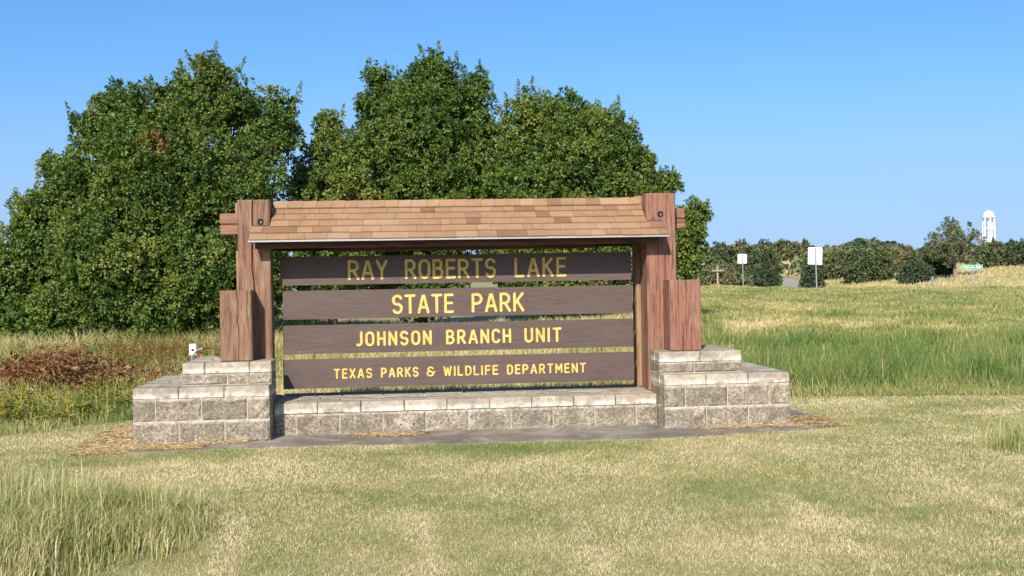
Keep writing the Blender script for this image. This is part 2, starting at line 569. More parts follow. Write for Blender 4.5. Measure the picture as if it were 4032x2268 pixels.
def cap_block(x0, x1, y0, y1, z0, z1, parent, over=.0):
    j = J/2
    bm = bevel_box(x0+j, x1-j, y0+j, y1-j, z0+.002, z1+random.uniform(-.0015, .0015), .007)
    for v in bm.verts:
        v.co += Vector((random.uniform(-.0015, .0015), random.uniform(-.0015, .0015), random.uniform(-.001, .001)))
    return bm_obj('cap_block', bm, M['cap'], parent)

def cap_field(x0, x1, y0, y1, z0, z1, parent, skip=None, off0=0.):
    """running-bond rows of cap slabs, each one a block"""
    y = y0; row = 0
    while y < y1-.02:
        ye = min(y+HB, y1)
        off = off0 if row % 2 == 0 else (HB if off0 == 0 else 0.)
        xs = [x0]; x = x0 + (off if off else BL)
        while x < x1-.02:
            xs.append(x); x += BL
        xs.append(x1)
        for a, b in zip(xs[:-1], xs[1:]):
            if skip and skip(a, b, y, ye):
                continue
            cap_block(a, b, y, ye, z0, z1, parent)
        y = ye; row += 1

def pier(xo, inner):
    """xo = left end; inner = '+x' (left pier) or '-x' (right pier): the side facing the sign"""
    x0, x1 = xo, xo+PW
    YB = HB+3*BL
    NOTCH = HB+BL                                # posts stand behind this depth on the inner side
    outer = '-x' if inner == '+x' else '+x'
    if inner == '+x':
        ux0, ux1 = x0+BL, x1; nx0, nx1 = x1-.36, x1
    else:
        ux0, ux1 = x0, x0+2*BL; nx0, nx1 = x0, x0+.36
    # mortar core, a little behind the block faces
    g = .0085
    bm = bmesh.new()
    def add(a0, a1, b0, b1, c0, c1):
        t = bevel_box(a0, a1, b0, b1, c0, c1, 0)
        me = bpy.data.meshes.new('t'); t.to_mesh(me); t.free(); bm.from_mesh(me); bpy.data.meshes.remove(me)
    cx0, cx1 = (x0+g, x1-g)
    add(cx0, cx1, g, NOTCH-.002, .003, .4064)
    if inner == '+x':
        add(cx0, x1-.36, NOTCH-.001, YB-g, .003, .4063)
        add(ux0+g, ux1-g, HB+g, NOTCH-.002, .5065, .6080); add(ux0+g, x1-.36, NOTCH-.001, YB-g, .5064, .6079)
    else:
        add(x0+.36, cx1, NOTCH-.001, YB-g, .003, .4063)
        add(ux0+g, ux1-g, HB+g, NOTCH-.002, .5065, .6080); add(x0+.36, ux1-g, NOTCH-.001, YB-g, .5064, .6079)
    p = bm_obj('pier', bm, M['mortar'], base)
    D = HB*.92
    for c in range(2):
        z0, z1 = c*HB, (c+1)*HB
        if c == 0:
            xs = [x0, x0+BL, x0+2*BL, x1]
        else:
            xs = [x0, x0+HB, x0+HB+BL, x0+HB+2*BL, x1]
        for a, b in zip(xs[:-1], xs[1:]):
            rough_block(a, b, 0, D, z0, z1, M['block'], p)
        for k in range(3):
            ya, yb = HB+k*BL, HB+(k+1)*BL
            if outer == '-x': rough_block(x0, x0+D, ya, yb, z0, z1, M['block'], p, face='-x')
            else: rough_block(x1-D, x1, ya, yb, z0, z1, M['block'], p, face='+x')
            if k == 0:
                if inner == '+x': rough_block(x1-D, x1, ya, yb, z0, z1, M['block'], p, face='+x', amp=.004)
                else: rough_block(x0, x0+D, ya, yb, z0, z1, M['block'], p, face='-x', amp=.004)
        for k in range(2):
            a = x0+k*BL if inner == '+x' else x0+BL+k*BL
            rough_block(a, a+BL, YB-D*.5, YB, z0, z1, M['block'], p, face='+y')
    def in_notch(a, b, y, ye):
        return y > NOTCH-.01 and b > nx0+.08 and a < nx1-.08
    cap_field(x0, x1, 0, YB, 2*HB, .508, p, skip=lambda a, b, y, ye: in_notch(a, b, y, ye) or (y > 2*HB+.1 and ye < YB-.25 and a > ux0+.1 and b < ux1-.1))
    # upper half-height course and its caps
    z0, z1 = .508, .6096
    xs = [ux0, ux0+BL, ux1] if inner == '+x' else [ux0, ux0+HB*1.7, ux1]
    for a, b in zip(xs[:-1], xs[1:]):
        rough_block(a, b, HB, HB+D, z0, z1, M['block'], p)
    for k in range(2):
        ya, yb = 2*HB+k*BL, 2*HB+(k+1)*BL
        if outer == '-x': rough_block(ux0, ux0+D, ya, yb, z0, z1, M['block'], p, face='-x')
        else: rough_block(ux1-D, ux1, ya, yb, z0, z1, M['block'], p, face='+x')
    if inner == '+x': rough_block(x1-D, x1, 2*HB, NOTCH, z0, z1, M['block'], p, face='+x', amp=.004)
    else: rough_block(x0, x0+D, 2*HB, NOTCH, z0, z1, M['block'], p, face='-x', amp=.004)
    cap_field(ux0, ux1, HB, HB+5*HB, .6096, .7112, p, skip=in_notch, off0=HB if inner == '+x' else 0.)
    return p
pier(XL, '+x')
pier(XR, '-x')

WY0 = .32; WY1 = WY0+5*HB
def low_wall():
    g = .0085
    x0, x1 = PW, XR
    ex = .36
    bm = bevel_box(x0+.001, x1-.001, WY0+g, WY1-g, .003, HB+.0005, 0)
    t = bevel_box(x0-ex+.004, x1+ex-.004, HB+BL+.003, HB+BL+.63, .0031, HB, 0)
    me = bpy.data.meshes.new('t'); t.to_mesh(me); t.free(); bm.from_mesh(me); bpy.data.meshes.remove(me)
    p = bm_obj('low_wall', bm, M['mortar'], base)
    xs = [x0] + [x0+HB+k*BL for k in range(9)] + [x1]
    for a, b in zip(xs[:-1], xs[1:]):
        rough_block(a, b, WY0, WY0+.15, 0, HB, M['block'], p, amp=.008)
        rough_block(a, b, WY1-.13, WY1, 0, HB, M['block'], p, face='+y')
    cap_field(x0, x1, WY0-.012, WY1, HB, .3048, p)
    for xa, xb in ((x0-ex+.004, x0-.002), (x1+.002, x1+ex-.004)):
        cap_block(xa, xb, HB+BL+.005, HB+BL+.32, HB, .3048, p); cap_block(xa, xb, HB+BL+.32, HB+BL+.625, HB, .3048, p)
    return p
low_wall()

# ------------------------------------------------------------------ timber posts
def timber(name, x0, x1, y0, y1, z0, z1, mat, parent=None, crack=None, depth=.03, width=.006, crack_span=(0, 1), wob=.012):
    """squared timber with eased arrises; crack = x fraction of a drying split in the front face"""
    ch = .009
    rows = 15
    zs = [z0, z0+ch] + [z0+ch+(z1-z0-2*ch)*k/(rows-3) for k in range(1, rows-3)] + [z1-ch, z1]
    V = []; F = []
    w = x1-x0
    if crack is not None:
        path = [x0+crack*w + random.uniform(-wob, wob) for _ in zs]
        for k in range(1, len(path)-1): path[k] = (path[k-1]+path[k]*2+path[k+1])/4
    cols = 7 if crack is not None else 4
    for r, z in enumerate(zs):
        e = r in (0, len(zs)-1)
        yf = y0+ch if e else y0
        row = [(x0, y0+ch), (x0+ch, yf)]
        if crack is not None:
            t = (z-z0)/(z1-z0)
            on = crack_span[0]-.001 <= t <= crack_span[1]+.001
            wd = width*(random.uniform(.6, 1.3) if on else .15)
            row += [(path[r]-wd, yf), (path[r], yf+(depth if on else .001)), (path[r]+wd, yf)]
        row += [(x1-ch, yf), (x1, y0+ch)]
        for k, (x, y) in enumerate(row):
            V.append((x+random.uniform(-.0012, .0012), y+random.uniform(-.001, .001), z))
    for r in range(len(zs)-1):
        for k in range(cols-1):
            a = r*cols+k
            F.append((a, a+1, a+cols+1, a+cols))
    b = len(V); n = len(zs)
    V += [(x0, y1, z0), (x1, y1, z0), (x1, y1, z1), (x0, y1, z1)]
    F.append(tuple(range(cols-1, -1, -1)) + (b, b+1))
    F.append(tuple((n-1)*cols+k for k in range(cols)) + (b+2, b+3))
    F.append(tuple(k*cols for k in range(n)) + (b+3, b))
    F.append(tuple(k*cols+cols-1 for k in range(n-1, -1, -1)) + (b+1, b+2))
    F.append((b+1, b, b+3, b+2))
    return obj(name, V, F, mat, parent)

PF = HB+BL+.003                                   # front face of the tall posts
sign = empty('park_sign', (PW+4.5*BL, .9, .305))
tag(sign, 'large brown timber park sign with shingled gable roof and yellow routed lettering', 'park sign')
fl = timber('front_post', .878, 1.183, PF, PF+.19, .3055, 2.243, M['wood'], sign, crack=.46, depth=.05, width=.007, wob=.02)
fr = timber('front_post', 4.864, 5.160, PF, PF+.19, .3055, 2.268, M['wood_red'], sign, crack=.42, depth=.016, width=.003, crack_span=(.3, .78))
timber('spacer_post', .93, 1.163, PF+.192, PF+.425, .3055, 1.915, M['wood_grey'], sign)
timber('spacer_post', 4.885, 5.11, PF+.192, PF+.425, .3055, 1.925, M['wood_grey'], sign)
timber('back_post', .80, 1.10, PF+.427, PF+.62, .3055, 2.243, M['wood_grey'], sign)
timber('back_post', 4.842, 5.14, PF+.427, PF+.62, .3055, 2.272, M['wood_grey'], sign)
def beam(name, x0, x1, y0, y1, z0, z1, mat, parent, b=.01, groove=True):
    bm = bevel_box(x0, x1, y0, y1, z0, z1, b)
    return bm_obj(name, bm, mat, parent)
# cross beam: two planks laid one on the other, ends showing past the posts
beam('cross_beam', .684, 5.312, PF+.193, PF+.425, 1.917, 2.016, M['wood_x'], sign)
beam('cross_beam', .680, 5.309, PF+.193, PF+.425, 2.020, 2.125, M['wood_x'], sign)

st = timber('stub_post', .738, 1.030, .325, .325+.275, .7125, 1.376, M['wood'], None, crack=.55, depth=.02, width=.0032, wob=.02)
tag(st, 'short red-brown timber post on the pier under the left end of the sign', 'timber post', 'short posts in front of the sign posts')
st = timber('stub_post', 5.020, 5.330, .325, .325+.275, .7125, 1.402, M['wood_red'], None, crack=.52, depth=.02, width=.0028, wob=.012)
tag(st, 'short pinkish-red timber post on the pier under the right end of the sign', 'timber post', 'short posts in front of the sign posts')

# countersunk bolts high on the posts; flat black discs paint the shade in their holes
def bolt(x, z, parent):
    n = 16
    ring = []; F = []
    y = PF
    V = [(x+.031*math.cos(2*math.pi*k/n), y-.0015, z+.031*math.sin(2*math.pi*k/n)) for k in range(n)]
    V += [(x+.031*math.cos(2*math.pi*k/n), y+.02, z+.031*math.sin(2*math.pi*k/n)) for k in range(n)]
    F = [tuple(range(n-1, -1, -1))] + [(k, (k+1) % n, n+(k+1) % n, n+k) for k in range(n)] + [tuple(range(n, 2*n))]
    h = obj('hole_shade_disc', V, F, M['black'], parent)
    V2, F2 = tube([(x+.006, y-.003, z-.008), (x+.006, y-.010, z-.008), (x+.006, y-.014, z-.008)], [.016, .014, .007], 12)
    obj('bolt_head', V2, F2, M['steel'], parent)
bp = at_y(1030, 878, PF); bolt(bp[0]-.01, bp[2]+.012, sign)
bp = at_y(2600, 843, PF); bolt(bp[0], bp[2], sign)

# ------------------------------------------------------------------ roof
RY, RZ = .915, 2.205            # ridge
EY, EZ = .365, 1.845            # front eave
SLP = math.hypot(RY-EY, RZ-EZ)
UD = np.array([0, (EY-RY)/SLP, (EZ-RZ)/SLP])           # down the front slope
UN = np.array([0, -(RZ-EZ)/SLP, (RY-EY)/SLP])          # outward normal
RX0, RX1 = 1.012, 5.022
NX0, NX1 = 1.190, 4.858          # where the roof is cut round the posts
def slope_pt(x, s, h, back=False):
    p = np.array([x, RY, RZ]) + s*UD + h*UN
    if back: p[1] = 2*RY-p[1]
    return p
def slab(x0a, x1a, s0, s1, h0, h1, back=False, x0b=None, x1b=None):
    """box lying on the slope from s0 (upper) to s1 (lower)"""
    x0b = x0a if x0b is None else x0b; x1b = x1a if x1b is None else x1b
    V = [slope_pt(x0a, s0, h0[0], back), slope_pt(x1a, s0, h0[0], back), slope_pt(x1b, s1, h0[1], back), slope_pt(x0b, s1, h0[1], back),
         slope_pt(x0a, s0, h1[0], back), slope_pt(x1a, s0, h1[0], back), slope_pt(x1b, s1, h1[1], back), slope_pt(x0b, s1, h1[1], back)]
    F = [(0, 3, 2, 1), (4, 5, 6, 7), (0, 1, 5, 4), (1, 2, 6, 5), (2, 3, 7, 6), (3, 0, 4, 7)]
    if back: F = [f[::-1] for f in F]
    return V, F
SC = (RY-PF+.012)/((RY-EY)/SLP)          # distance down the slope at which the roof clears the post fronts
deck = []
for back in (False, True):
    deck.append(slab(NX0, NX1, .0, SC, (-.032, -.032), (-.001, -.001), back))
    deck.append(slab(RX0, RX1, SC, SLP, (-.032, -.032), (-.001, -.001), back))
roof = obj('roof', *join(*deck), M['wood_dark'], sign)
ROWS = 5
EXPO = (SLP-.055)/ROWS
for back in (False, True):
    for r in range(ROWS):
        s1 = SLP+.012-r*EXPO; s0 = s1-EXPO-.02
        s0 = max(s0, .004)
        lim = s1-EXPO*.5 > SC
        xa, xb = (RX0, RX1) if lim else (NX0, NX1)
        if r == 2:
            xa, xb = (RX0, RX1) if s0+.01 > SC else (NX0, NX1)
        x = xa
        first = True
        while x < xb-.01:
            wd = random.choice([.10, .14, .17, .22, .27, .33]) * random.uniform(.9, 1.1) if not back else .9
            if first: wd *= random.uniform(.4, 1); first = False
            x2 = min(x+wd, xb)
            if xb-x2 < .05: x2 = xb
            th = .0085+random.choice([0, 0, .0035])
            wv = random.uniform(-.0015, .0015)
            g = .0012
            V, F = slab(x+g, x2-g, s0, s1+random.uniform(-.002, .003), (.0005, .0085), (.004, .0085+th), back)
            obj('shingle', V, F, M['shingle'], roof)
            x = x2
# ridge caps folded over the top
x = NX0+.002
while x < NX1-.01:
    x2 = min(x+random.uniform(.125, .15), NX1-.002)
    sz = .092+random.uniform(-.003, .003)
    lift = .016+random.uniform(0, .003)
    V = []
    for xx, dl in ((x+.001, 0), (x2-.001, .004)):
        a = slope_pt(xx, sz, lift-.004); c = slope_pt(xx, sz, lift-.004, True); t = np.array([xx, RY, RZ+lift+.012+dl])
        a2 = slope_pt(xx, sz, lift+.007+dl); c2 = slope_pt(xx, sz, lift+.007+dl, True); t2 = t+np.array([0, 0, .010])
        V += [a, t, c, a2, t2, c2]
    F = [(0, 1, 7, 6), (1, 2, 8, 7), (3, 9, 10, 4), (4, 10, 11, 5), (0, 6, 9, 3), (2, 5, 11, 8), (0, 3, 4, 1), (1, 4, 5, 2), (6, 7, 10, 9), (7, 8, 11, 10)]
    obj('shingle', V, F, M['shingle'], roof)
    x = x2
# drip edge, fascia, rafters, soffit strip
for back in (False, True):
    V, F = slab(RX0-.006, RX1+.006, SLP-.05, SLP+.004, (-.0008, -.0008), (.0004, .0004), back)
    e = slope_pt(0, SLP+.004, 0, back)
    yy = e[1]
    bm = bevel_box(RX0-.006, RX1+.006, yy-.006 if not back else yy-.001, yy+.001 if not back else yy+.006, e[2]-.017, e[2]+.002, 0)
    bm_obj('drip_edge', bm, M['drip'], sign)
    yf = EY+.110 if not back else 2*RY-EY-.110
    bm = bevel_box(RX0+.045, RX1-.06, yf-.019, yf+.019, EZ-.080, EZ+.018, .003)
    bm_obj('fascia', bm, M['wood_dark'], sign)
for xx in (1.245, 2.1, 3.0, 3.9, 4.79):
    for back in (False, True):
        V, F = slab(xx-.019, xx+.019, .03, SLP-.08, (-.115, -.115), (-.034, -.034), back)
        obj('rafter', V, F, M['wood_dark'], sign)
bm = bevel_box(1.72, 4.36, .70, .80, 1.735, 1.80, .008)
bm_obj('strip_light', bm, M['wood_dark'], sign)

# ------------------------------------------------------------------ routed lettering
def arc(cx, cy, rx, ry, a0, a1, n=12):
    return [(cx+rx*math.cos(math.radians(a0+(a1-a0)*k/n)), cy+ry*math.sin(math.radians(a0+(a1-a0)*k/n))) for k in range(n+1)]
G = {   # glyphs: (width, smooth strokes) in a box of height 1
 'A': (.58, [[(0, 0), (.25, .97)], [(.25, .97), (.33, .97)], [(.58, 0), (.33, .97)], [(.09, .30), (.49, .30)]]),
 'B': (.50, [[(0, 0), (0, 1)], [(0, 1), (.24, 1)]+arc(.24, .76, .22, .24, 80, -90, 9)+[(0, .52)], [(0, .52), (.25, .52)]+arc(.25, .26, .25, .26, 80, -90, 9)+[(0, 0)]]),
 'C': (.50, [arc(.26, .72, .26, .28, 25, 180, 9)+arc(.26, .28, .26, .28, 180, 335, 9)]),
 'D': (.50, [[(0, 0), (0, 1)], [(0, 1), (.20, 1)]+arc(.20, .70, .30, .30, 80, 0, 7)+arc(.20, .30, .30, .30, 0, -90, 7)+[(0, 0)]]),
 'E': (.44, [[(0, 0), (0, 1)], [(0, 1), (.44, 1)], [(0, .52), (.40, .52)], [(0, 0), (.44, 0)]]),
 'F': (.44, [[(0, 0), (0, 1)], [(0, 1), (.44, 1)], [(0, .52), (.38, .52)]]),
 'H': (.50, [[(0, 0), (0, 1)], [(.5, 0), (.5, 1)], [(0, .5), (.5, .5)]]),
 'I': (.0, [[(0, 0), (0, 1)]]),
 'J': (.36, [[(.36, 1), (.36, .25)]+arc(.16, .22, .20, .22, 0, -125, 9)]),
 'K': (.50, [[(0, 0), (0, 1)], [(.48, 1), (.04, .46)], [(.15, .58), (.5, 0)]]),
 'L': (.42, [[(0, 0), (0, 1)], [(0, 0), (.42, 0)]]),
 'M': (.62, [[(0, 0), (0, 1)], [(0, 1), (.31, .35)], [(.31, .35), (.62, 1)], [(.62, 1), (.62, 0)]]),
 'N': (.52, [[(0, 0), (0, 1)], [(0, 1), (.52, 0)], [(.52, 0), (.52, 1)]]),
 'O': (.54, [arc(.27, .70, .27, .30, 0, 180, 11)+arc(.27, .30, .27, .30, 180, 360, 11)+[(.54, .70)]]),
 'P': (.50, [[(0, 0), (0, 1)], [(0, 1), (.24, 1)]+arc(.24, .73, .26, .27, 80, -90, 10)+[(0, .46)]]),
 'R': (.52, [[(0, 0), (0, 1)], [(0, 1), (.24, 1)]+arc(.24, .73, .25, .27, 80, -90, 10)+[(0, .46)], [(.24, .46), (.52, 0)]]),
 'S': (.50, [arc(.25, .745, .25, .255, 25, 255, 14)+arc(.25, .255, .25, .255, 75, -150, 14)]),
 'T': (.52, [[(0, 1), (.52, 1)], [(.26, 1), (.26, 0)]]),
 'U': (.50, [[(0, 1), (0, .27)]+arc(.25, .25, .25, .25, 180, 360, 12)+[(.5, 1)]]),
 'W': (.72, [[(0, 1), (.18, 0)], [(.18, 0), (.36, .85)], [(.36, .85), (.54, 0)], [(.54, 0), (.72, 1)]]),
 'X': (.52, [[(0, 0), (.52, 1)], [(0, 1), (.52, 0)]]),
 'Y': (.54, [[(0, 1), (.27, .46)], [(.54, 1), (.27, .46)], [(.27, .46), (.27, 0)]]),
 '&': (.56, [arc(.27, .77, .20, .23, 25, 270, 12), arc(.25, .27, .25, .27, 90, 330, 13), [(.46, .14), (.46, .40)], [(.34, .40), (.60, .40)]]),
}
BY = .87                              # front face of the boards
def outline(pts, r, n=6):
    """closed polygon round a smooth stroke, with round ends"""
    P = [Vector(p) for p in pts]
    q = [P[0]]
    for p in P[1:]:
        if (p-q[-1]).length > 1e-5: q.append(p)
    P = q
    L = []; R = []
    for i in range(len(P)):
        d = (P[min(i+1, len(P)-1)]-P[max(i-1, 0)]).normalized()
        nrm = Vector((-d.y, d.x))
        L.append(P[i]+nrm*r); R.append(P[i]-nrm*r)
    d1 = (P[-1]-P[-2]).normalized(); d0 = (P[0]-P[1]).normalized()
    a1 = math.atan2(d1.y, d1.x); a0 = math.atan2(d0.y, d0.x)
    c1 = [P[-1]+r*Vector((math.cos(a1+math.pi/2-math.pi*k/n), math.sin(a1+math.pi/2-math.pi*k/n))) for k in range(1, n)]
    c0 = [P[0]+r*Vector((math.cos(a0+math.pi/2-math.pi*k/n), math.sin(a0+math.pi/2-math.pi*k/n))) for k in range(1, n)]
    return L + c1 + R[::-1] + c0, P

def seg_dist(pt, segs):
    a, b = segs[:, 0], segs[:, 1]
    ab = b-a
    t = np.clip(((pt[:, None, :]-a)*ab).sum(-1)/np.maximum((ab*ab).sum(-1), 1e-12), 0, 1)
    return np.sqrt((((pt[:, None, :]-(a+t[..., None]*ab))**2).sum(-1)))

def sign_board(x0, x1, z0, z1, words, ztop, zbot, r, label, thick=.04):
    """words: (text, xleft, xright) measured to the outside of the strokes"""
    H = ztop-zbot-2*r
    glyphs = []
    for text, a, b in words:
        ws = [G[ch][0]*H for ch in text]
        room = (b-a) - 2*r - sum(ws)
        gap = room/max(len(text)-1, 1)
        k = 1.0
        if gap < 2*r+.012*H/.15:                 # letters too wide: narrow them instead
            gap = 2*r+.016*H/.15
            k = ((b-a)-2*r-gap*(len(text)-1))/sum(ws)
        if gap > 4.2*r:
            gap = 4.2*r; k = ((b-a)-2*r-gap*(len(text)-1))/sum(ws)
        x = a+r
        for ch, wv in zip(text, ws):
            glyphs.append([[(x+px*H*k, zbot+r+pz*H) for px, pz in s] for s in G[ch][1]])
            x += wv*k+gap
    verts = [Vector((x0, z0)), Vector((x1, z0)), Vector((x1, z1)), Vector((x0, z1))]
    edges = [(0, 1), (1, 2), (2, 3), (3, 0)]
    segs = []; sid = []
    for gi, strokes in enumerate(glyphs):
        for s in strokes:
            ol, P = outline(s, r)
            b0 = len(verts); verts += ol
            edges += [(b0+i, b0+(i+1) % len(ol)) for i in range(len(ol))]
            b1 = len(verts); verts += P
            edges += [(b1+i, b1+i+1) for i in range(len(P)-1)]
            for i in range(len(P)-1):
                segs.append(((P[i].x, P[i].y), (P[i+1].x, P[i+1].y))); sid.append(gi)
    co, ed, fa, *_ = delaunay_2d_cdt(verts, edges, [], 0, 1e-6)
    co = np.array([(c.x, c.y) for c in co]); fa = np.array([f for f in fa if len(f) == 3])
    segs = np.array(segs); sid = np.array(sid)
    cen = co[fa].mean(1)
    def nearest(pts):
        dm = np.empty(len(pts)); im = np.empty(len(pts), int)
        for k in range(0, len(pts), 512):
            d = seg_dist(pts[k:k+512], segs)
            im[k:k+512] = d.argmin(1); dm[k:k+512] = d.min(1)
        return dm, im
    dc, ic = nearest(cen)
    dv, _ = nearest(co)
    groove = dc < r*.985
    depth = np.where(dv < r*.97, .0085*np.sqrt(np.clip(1-(dv/r)**2, 0, 1)), 0)
    F = fa[~groove]
    used, inv = np.unique(F, return_inverse=True)
    V = [(co[i, 0], BY, co[i, 1]) for i in used]
    faces = inv.reshape(-1, 3).tolist()
    b = len(V)
    V += [(x0, BY, z0), (x1, BY, z0), (x1, BY, z1), (x0, BY, z1), (x0, BY+thick, z0), (x1, BY+thick, z0), (x1, BY+thick, z1), (x0, BY+thick, z1)]
    faces += [(b+4, b+7, b+6, b+5), (b, b+4, b+5, b+1), (b+1, b+5, b+6, b+2), (b+2, b+6, b+7, b+3), (b+3, b+7, b+4, b)]
    brd = obj('sign_board', V, faces, M['board'], sign)
    brd['label'] = label
    for gi in range(len(glyphs)):
        F = fa[groove & (sid[ic] == gi)]
        used, inv = np.unique(F, return_inverse=True)
        V = [(co[i, 0], BY+depth[i], co[i, 1]) for i in used]
        obj('letter', V, inv.reshape(-1, 3).tolist(), M['letter'], brd, smooth=False)
    return brd
BXL, BXR = 1.262, 4.764
ROWSB = [(1.411, 1.694, 1.651, 1.456), (1.074, 1.357, 1.306, 1.111), (.731, 1.0155, .9455, .7975), (.389, .6765, .582, .481)]
sign_board(1.245, 4.757, ROWSB[0][0], ROWSB[0][1], [('RAY', 1.906, 2.300), ('ROBERTS', 2.469, 3.380), ('LAKE', 3.566, 4.092)], ROWSB[0][2], ROWSB[0][3], .0135, 'top brown board half in the roof shadow')
sign_board(BXL+.004, BXR-.002, ROWSB[1][0], ROWSB[1][1], [('STATE', 2.335, 2.950), ('PARK', 3.128, 3.658)], ROWSB[1][2], ROWSB[1][3], .0135, 'second brown board from the top')
sign_board(BXL, BXR+.003, ROWSB[2][0], ROWSB[2][1], [('JOHNSON', 1.970, 2.724), ('BRANCH', 2.866, 3.521), ('UNIT', 3.654, 4.031)], ROWSB[2][2], ROWSB[2][3], .0122, 'third brown board from the top')
sign_board(BXL-.004, BXR+.006, ROWSB[3][0], ROWSB[3][1], [('TEXAS', 1.750, 2.127), ('PARKS', 2.213, 2.587), ('&', 2.666, 2.750), ('WILDLIFE', 2.834, 3.386), ('DEPARTMENT', 3.472, 4.275)], ROWSB[3][2], ROWSB[3][3], .0088, 'bottom brown board with the smallest lettering')

# eye bolts and hooks tying the boards together
def ring(c, R, r, axis):
    n = 10
    pts = []
    for k in range(n+1):
        a = 2*math.pi*k/n
        pts.append((c[0]+(R*math.cos(a) if axis == 'x' else 0), c[1]+(R*math.cos(a) if axis == 'y' else 0), c[2]+R*math.sin(a)))
    return tube(pts, r, 5, cap=False)
gaps = [(ROWSB[1][1], ROWSB[0][0]), (ROWSB[2][1], ROWSB[1][0]), (ROWSB[3][1], ROWSB[2][0]), (.305, ROWSB[3][0])]
for gi, (za, zb) in enumerate(gaps):
    for xx in ((1.56, 4.44) if gi < 3 else (1.56, 3.02, 4.44)):
        y = BY+.02; zm = (za+zb)/2
        vf = join(tube([(xx, y, zb), (xx, y, zm+.012)], .0035, 6), ring((xx, y, zm+.006), .010, .0032, 'x'),
                  tube([(xx, y, za), (xx, y, zm-.012)], .0035, 6), ring((xx, y, zm-.006), .010, .0032, 'y'))
        obj('eye_bolt', *vf, M['rust'], sign)
for xx in (1.56, 4.44):
    obj('hanger_rod', *tube([(xx, BY+.02, ROWSB[0][1]), (xx, BY+.02, 1.93)], .004, 6), M['rust'], sign)

# ------------------------------------------------------------------ foliage builders
def unit(n):
    v = rng.normal(size=(n, 3))
    return v/np.linalg.norm(v, axis=1, keepdims=True)
def norm(v):
    return v/np.maximum(np.linalg.norm(v, axis=-1, keepdims=True), 1e-9)
def leaf_geo(pos, d, nrm, L, W, fold=.25):
    """folded kite leaves: 4 verts, 2 triangles each"""
    d = norm(d); s = norm(np.cross(d, nrm)); nn = np.cross(s, d)
    L = np.asarray(L)[:, None]; W = np.asarray(W)[:, None]
    base = pos; tip = pos+d*L - nn*L*.12
    mid = pos+d*L*.52
    a = mid+s*W*.5+nn*W*fold; b = mid-s*W*.5+nn*W*fold
    V = np.stack([base, a, tip, b], 1).reshape(-1, 3)
    k = np.arange(len(pos))*4
    T = np.concatenate([np.stack([k, k+1, k+2], 1), np.stack([k, k+2, k+3], 1)])
    return V, T
def blade_geo(pos, h, w, az, lean, curl, face, seg=2):
    """grass blades rising from pos; lean direction az, tip offset lean*h; face = direction of the blade's width"""
    n = len(pos)
    ld = np.stack([np.cos(az), np.sin(az), np.zeros(n)], 1)
    fd = np.stack([np.cos(face), np.sin(face), np.zeros(n)], 1)
    h = h[:, None]; w = w[:, None]; lean = lean[:, None]; curl = curl[:, None]
    up = np.array([0, 0, 1.])
    tip = pos + up*h*(1-curl*.45) + ld*h*lean
    if seg == 1:
        V = np.stack([pos-fd*w/2, pos+fd*w/2, tip], 1).reshape(-1, 3)
        k = np.arange(n)*3
        return V, np.stack([k, k+1, k+2], 1), 3
    mid = pos + up*h*.58 + ld*h*lean*.36
    V = np.stack([pos-fd*w/2, pos+fd*w/2, mid+fd*w*.36, mid-fd*w*.36, tip], 1).reshape(-1, 3)
    k = np.arange(n)*5
    T = np.concatenate([np.stack([k, k+1, k+2], 1), np.stack([k, k+2, k+3], 1), np.stack([k+3, k+2, k+4], 1)])
    return V, T, 5

class Soup:
    def __init__(s): s.V = []; s.T = []; s.A = []; s.n = 0
    def add(s, V, T, a):
        s.V.append(V); s.T.append(T+s.n); s.A.append(a); s.n += len(V)
    def build(s, name, mat, parent=None):
        return tri_mesh(name, np.concatenate(s.V), np.concatenate(s.T), mat, parent, np.concatenate(s.A))

def limb_path(a, b, n=6, wob=.1):
    a = np.asarray(a, float); b = np.asarray(b, float)
    L = np.linalg.norm(b-a)
    out = []
    for k in range(n+1):
        t = k/n
        p = a+(b-a)*t
        if 0 < k: p = p+rng.normal(size=3)*wob*L*.12*math.sin(math.pi*min(t, .9))
        out.append(tuple(p))
    return out

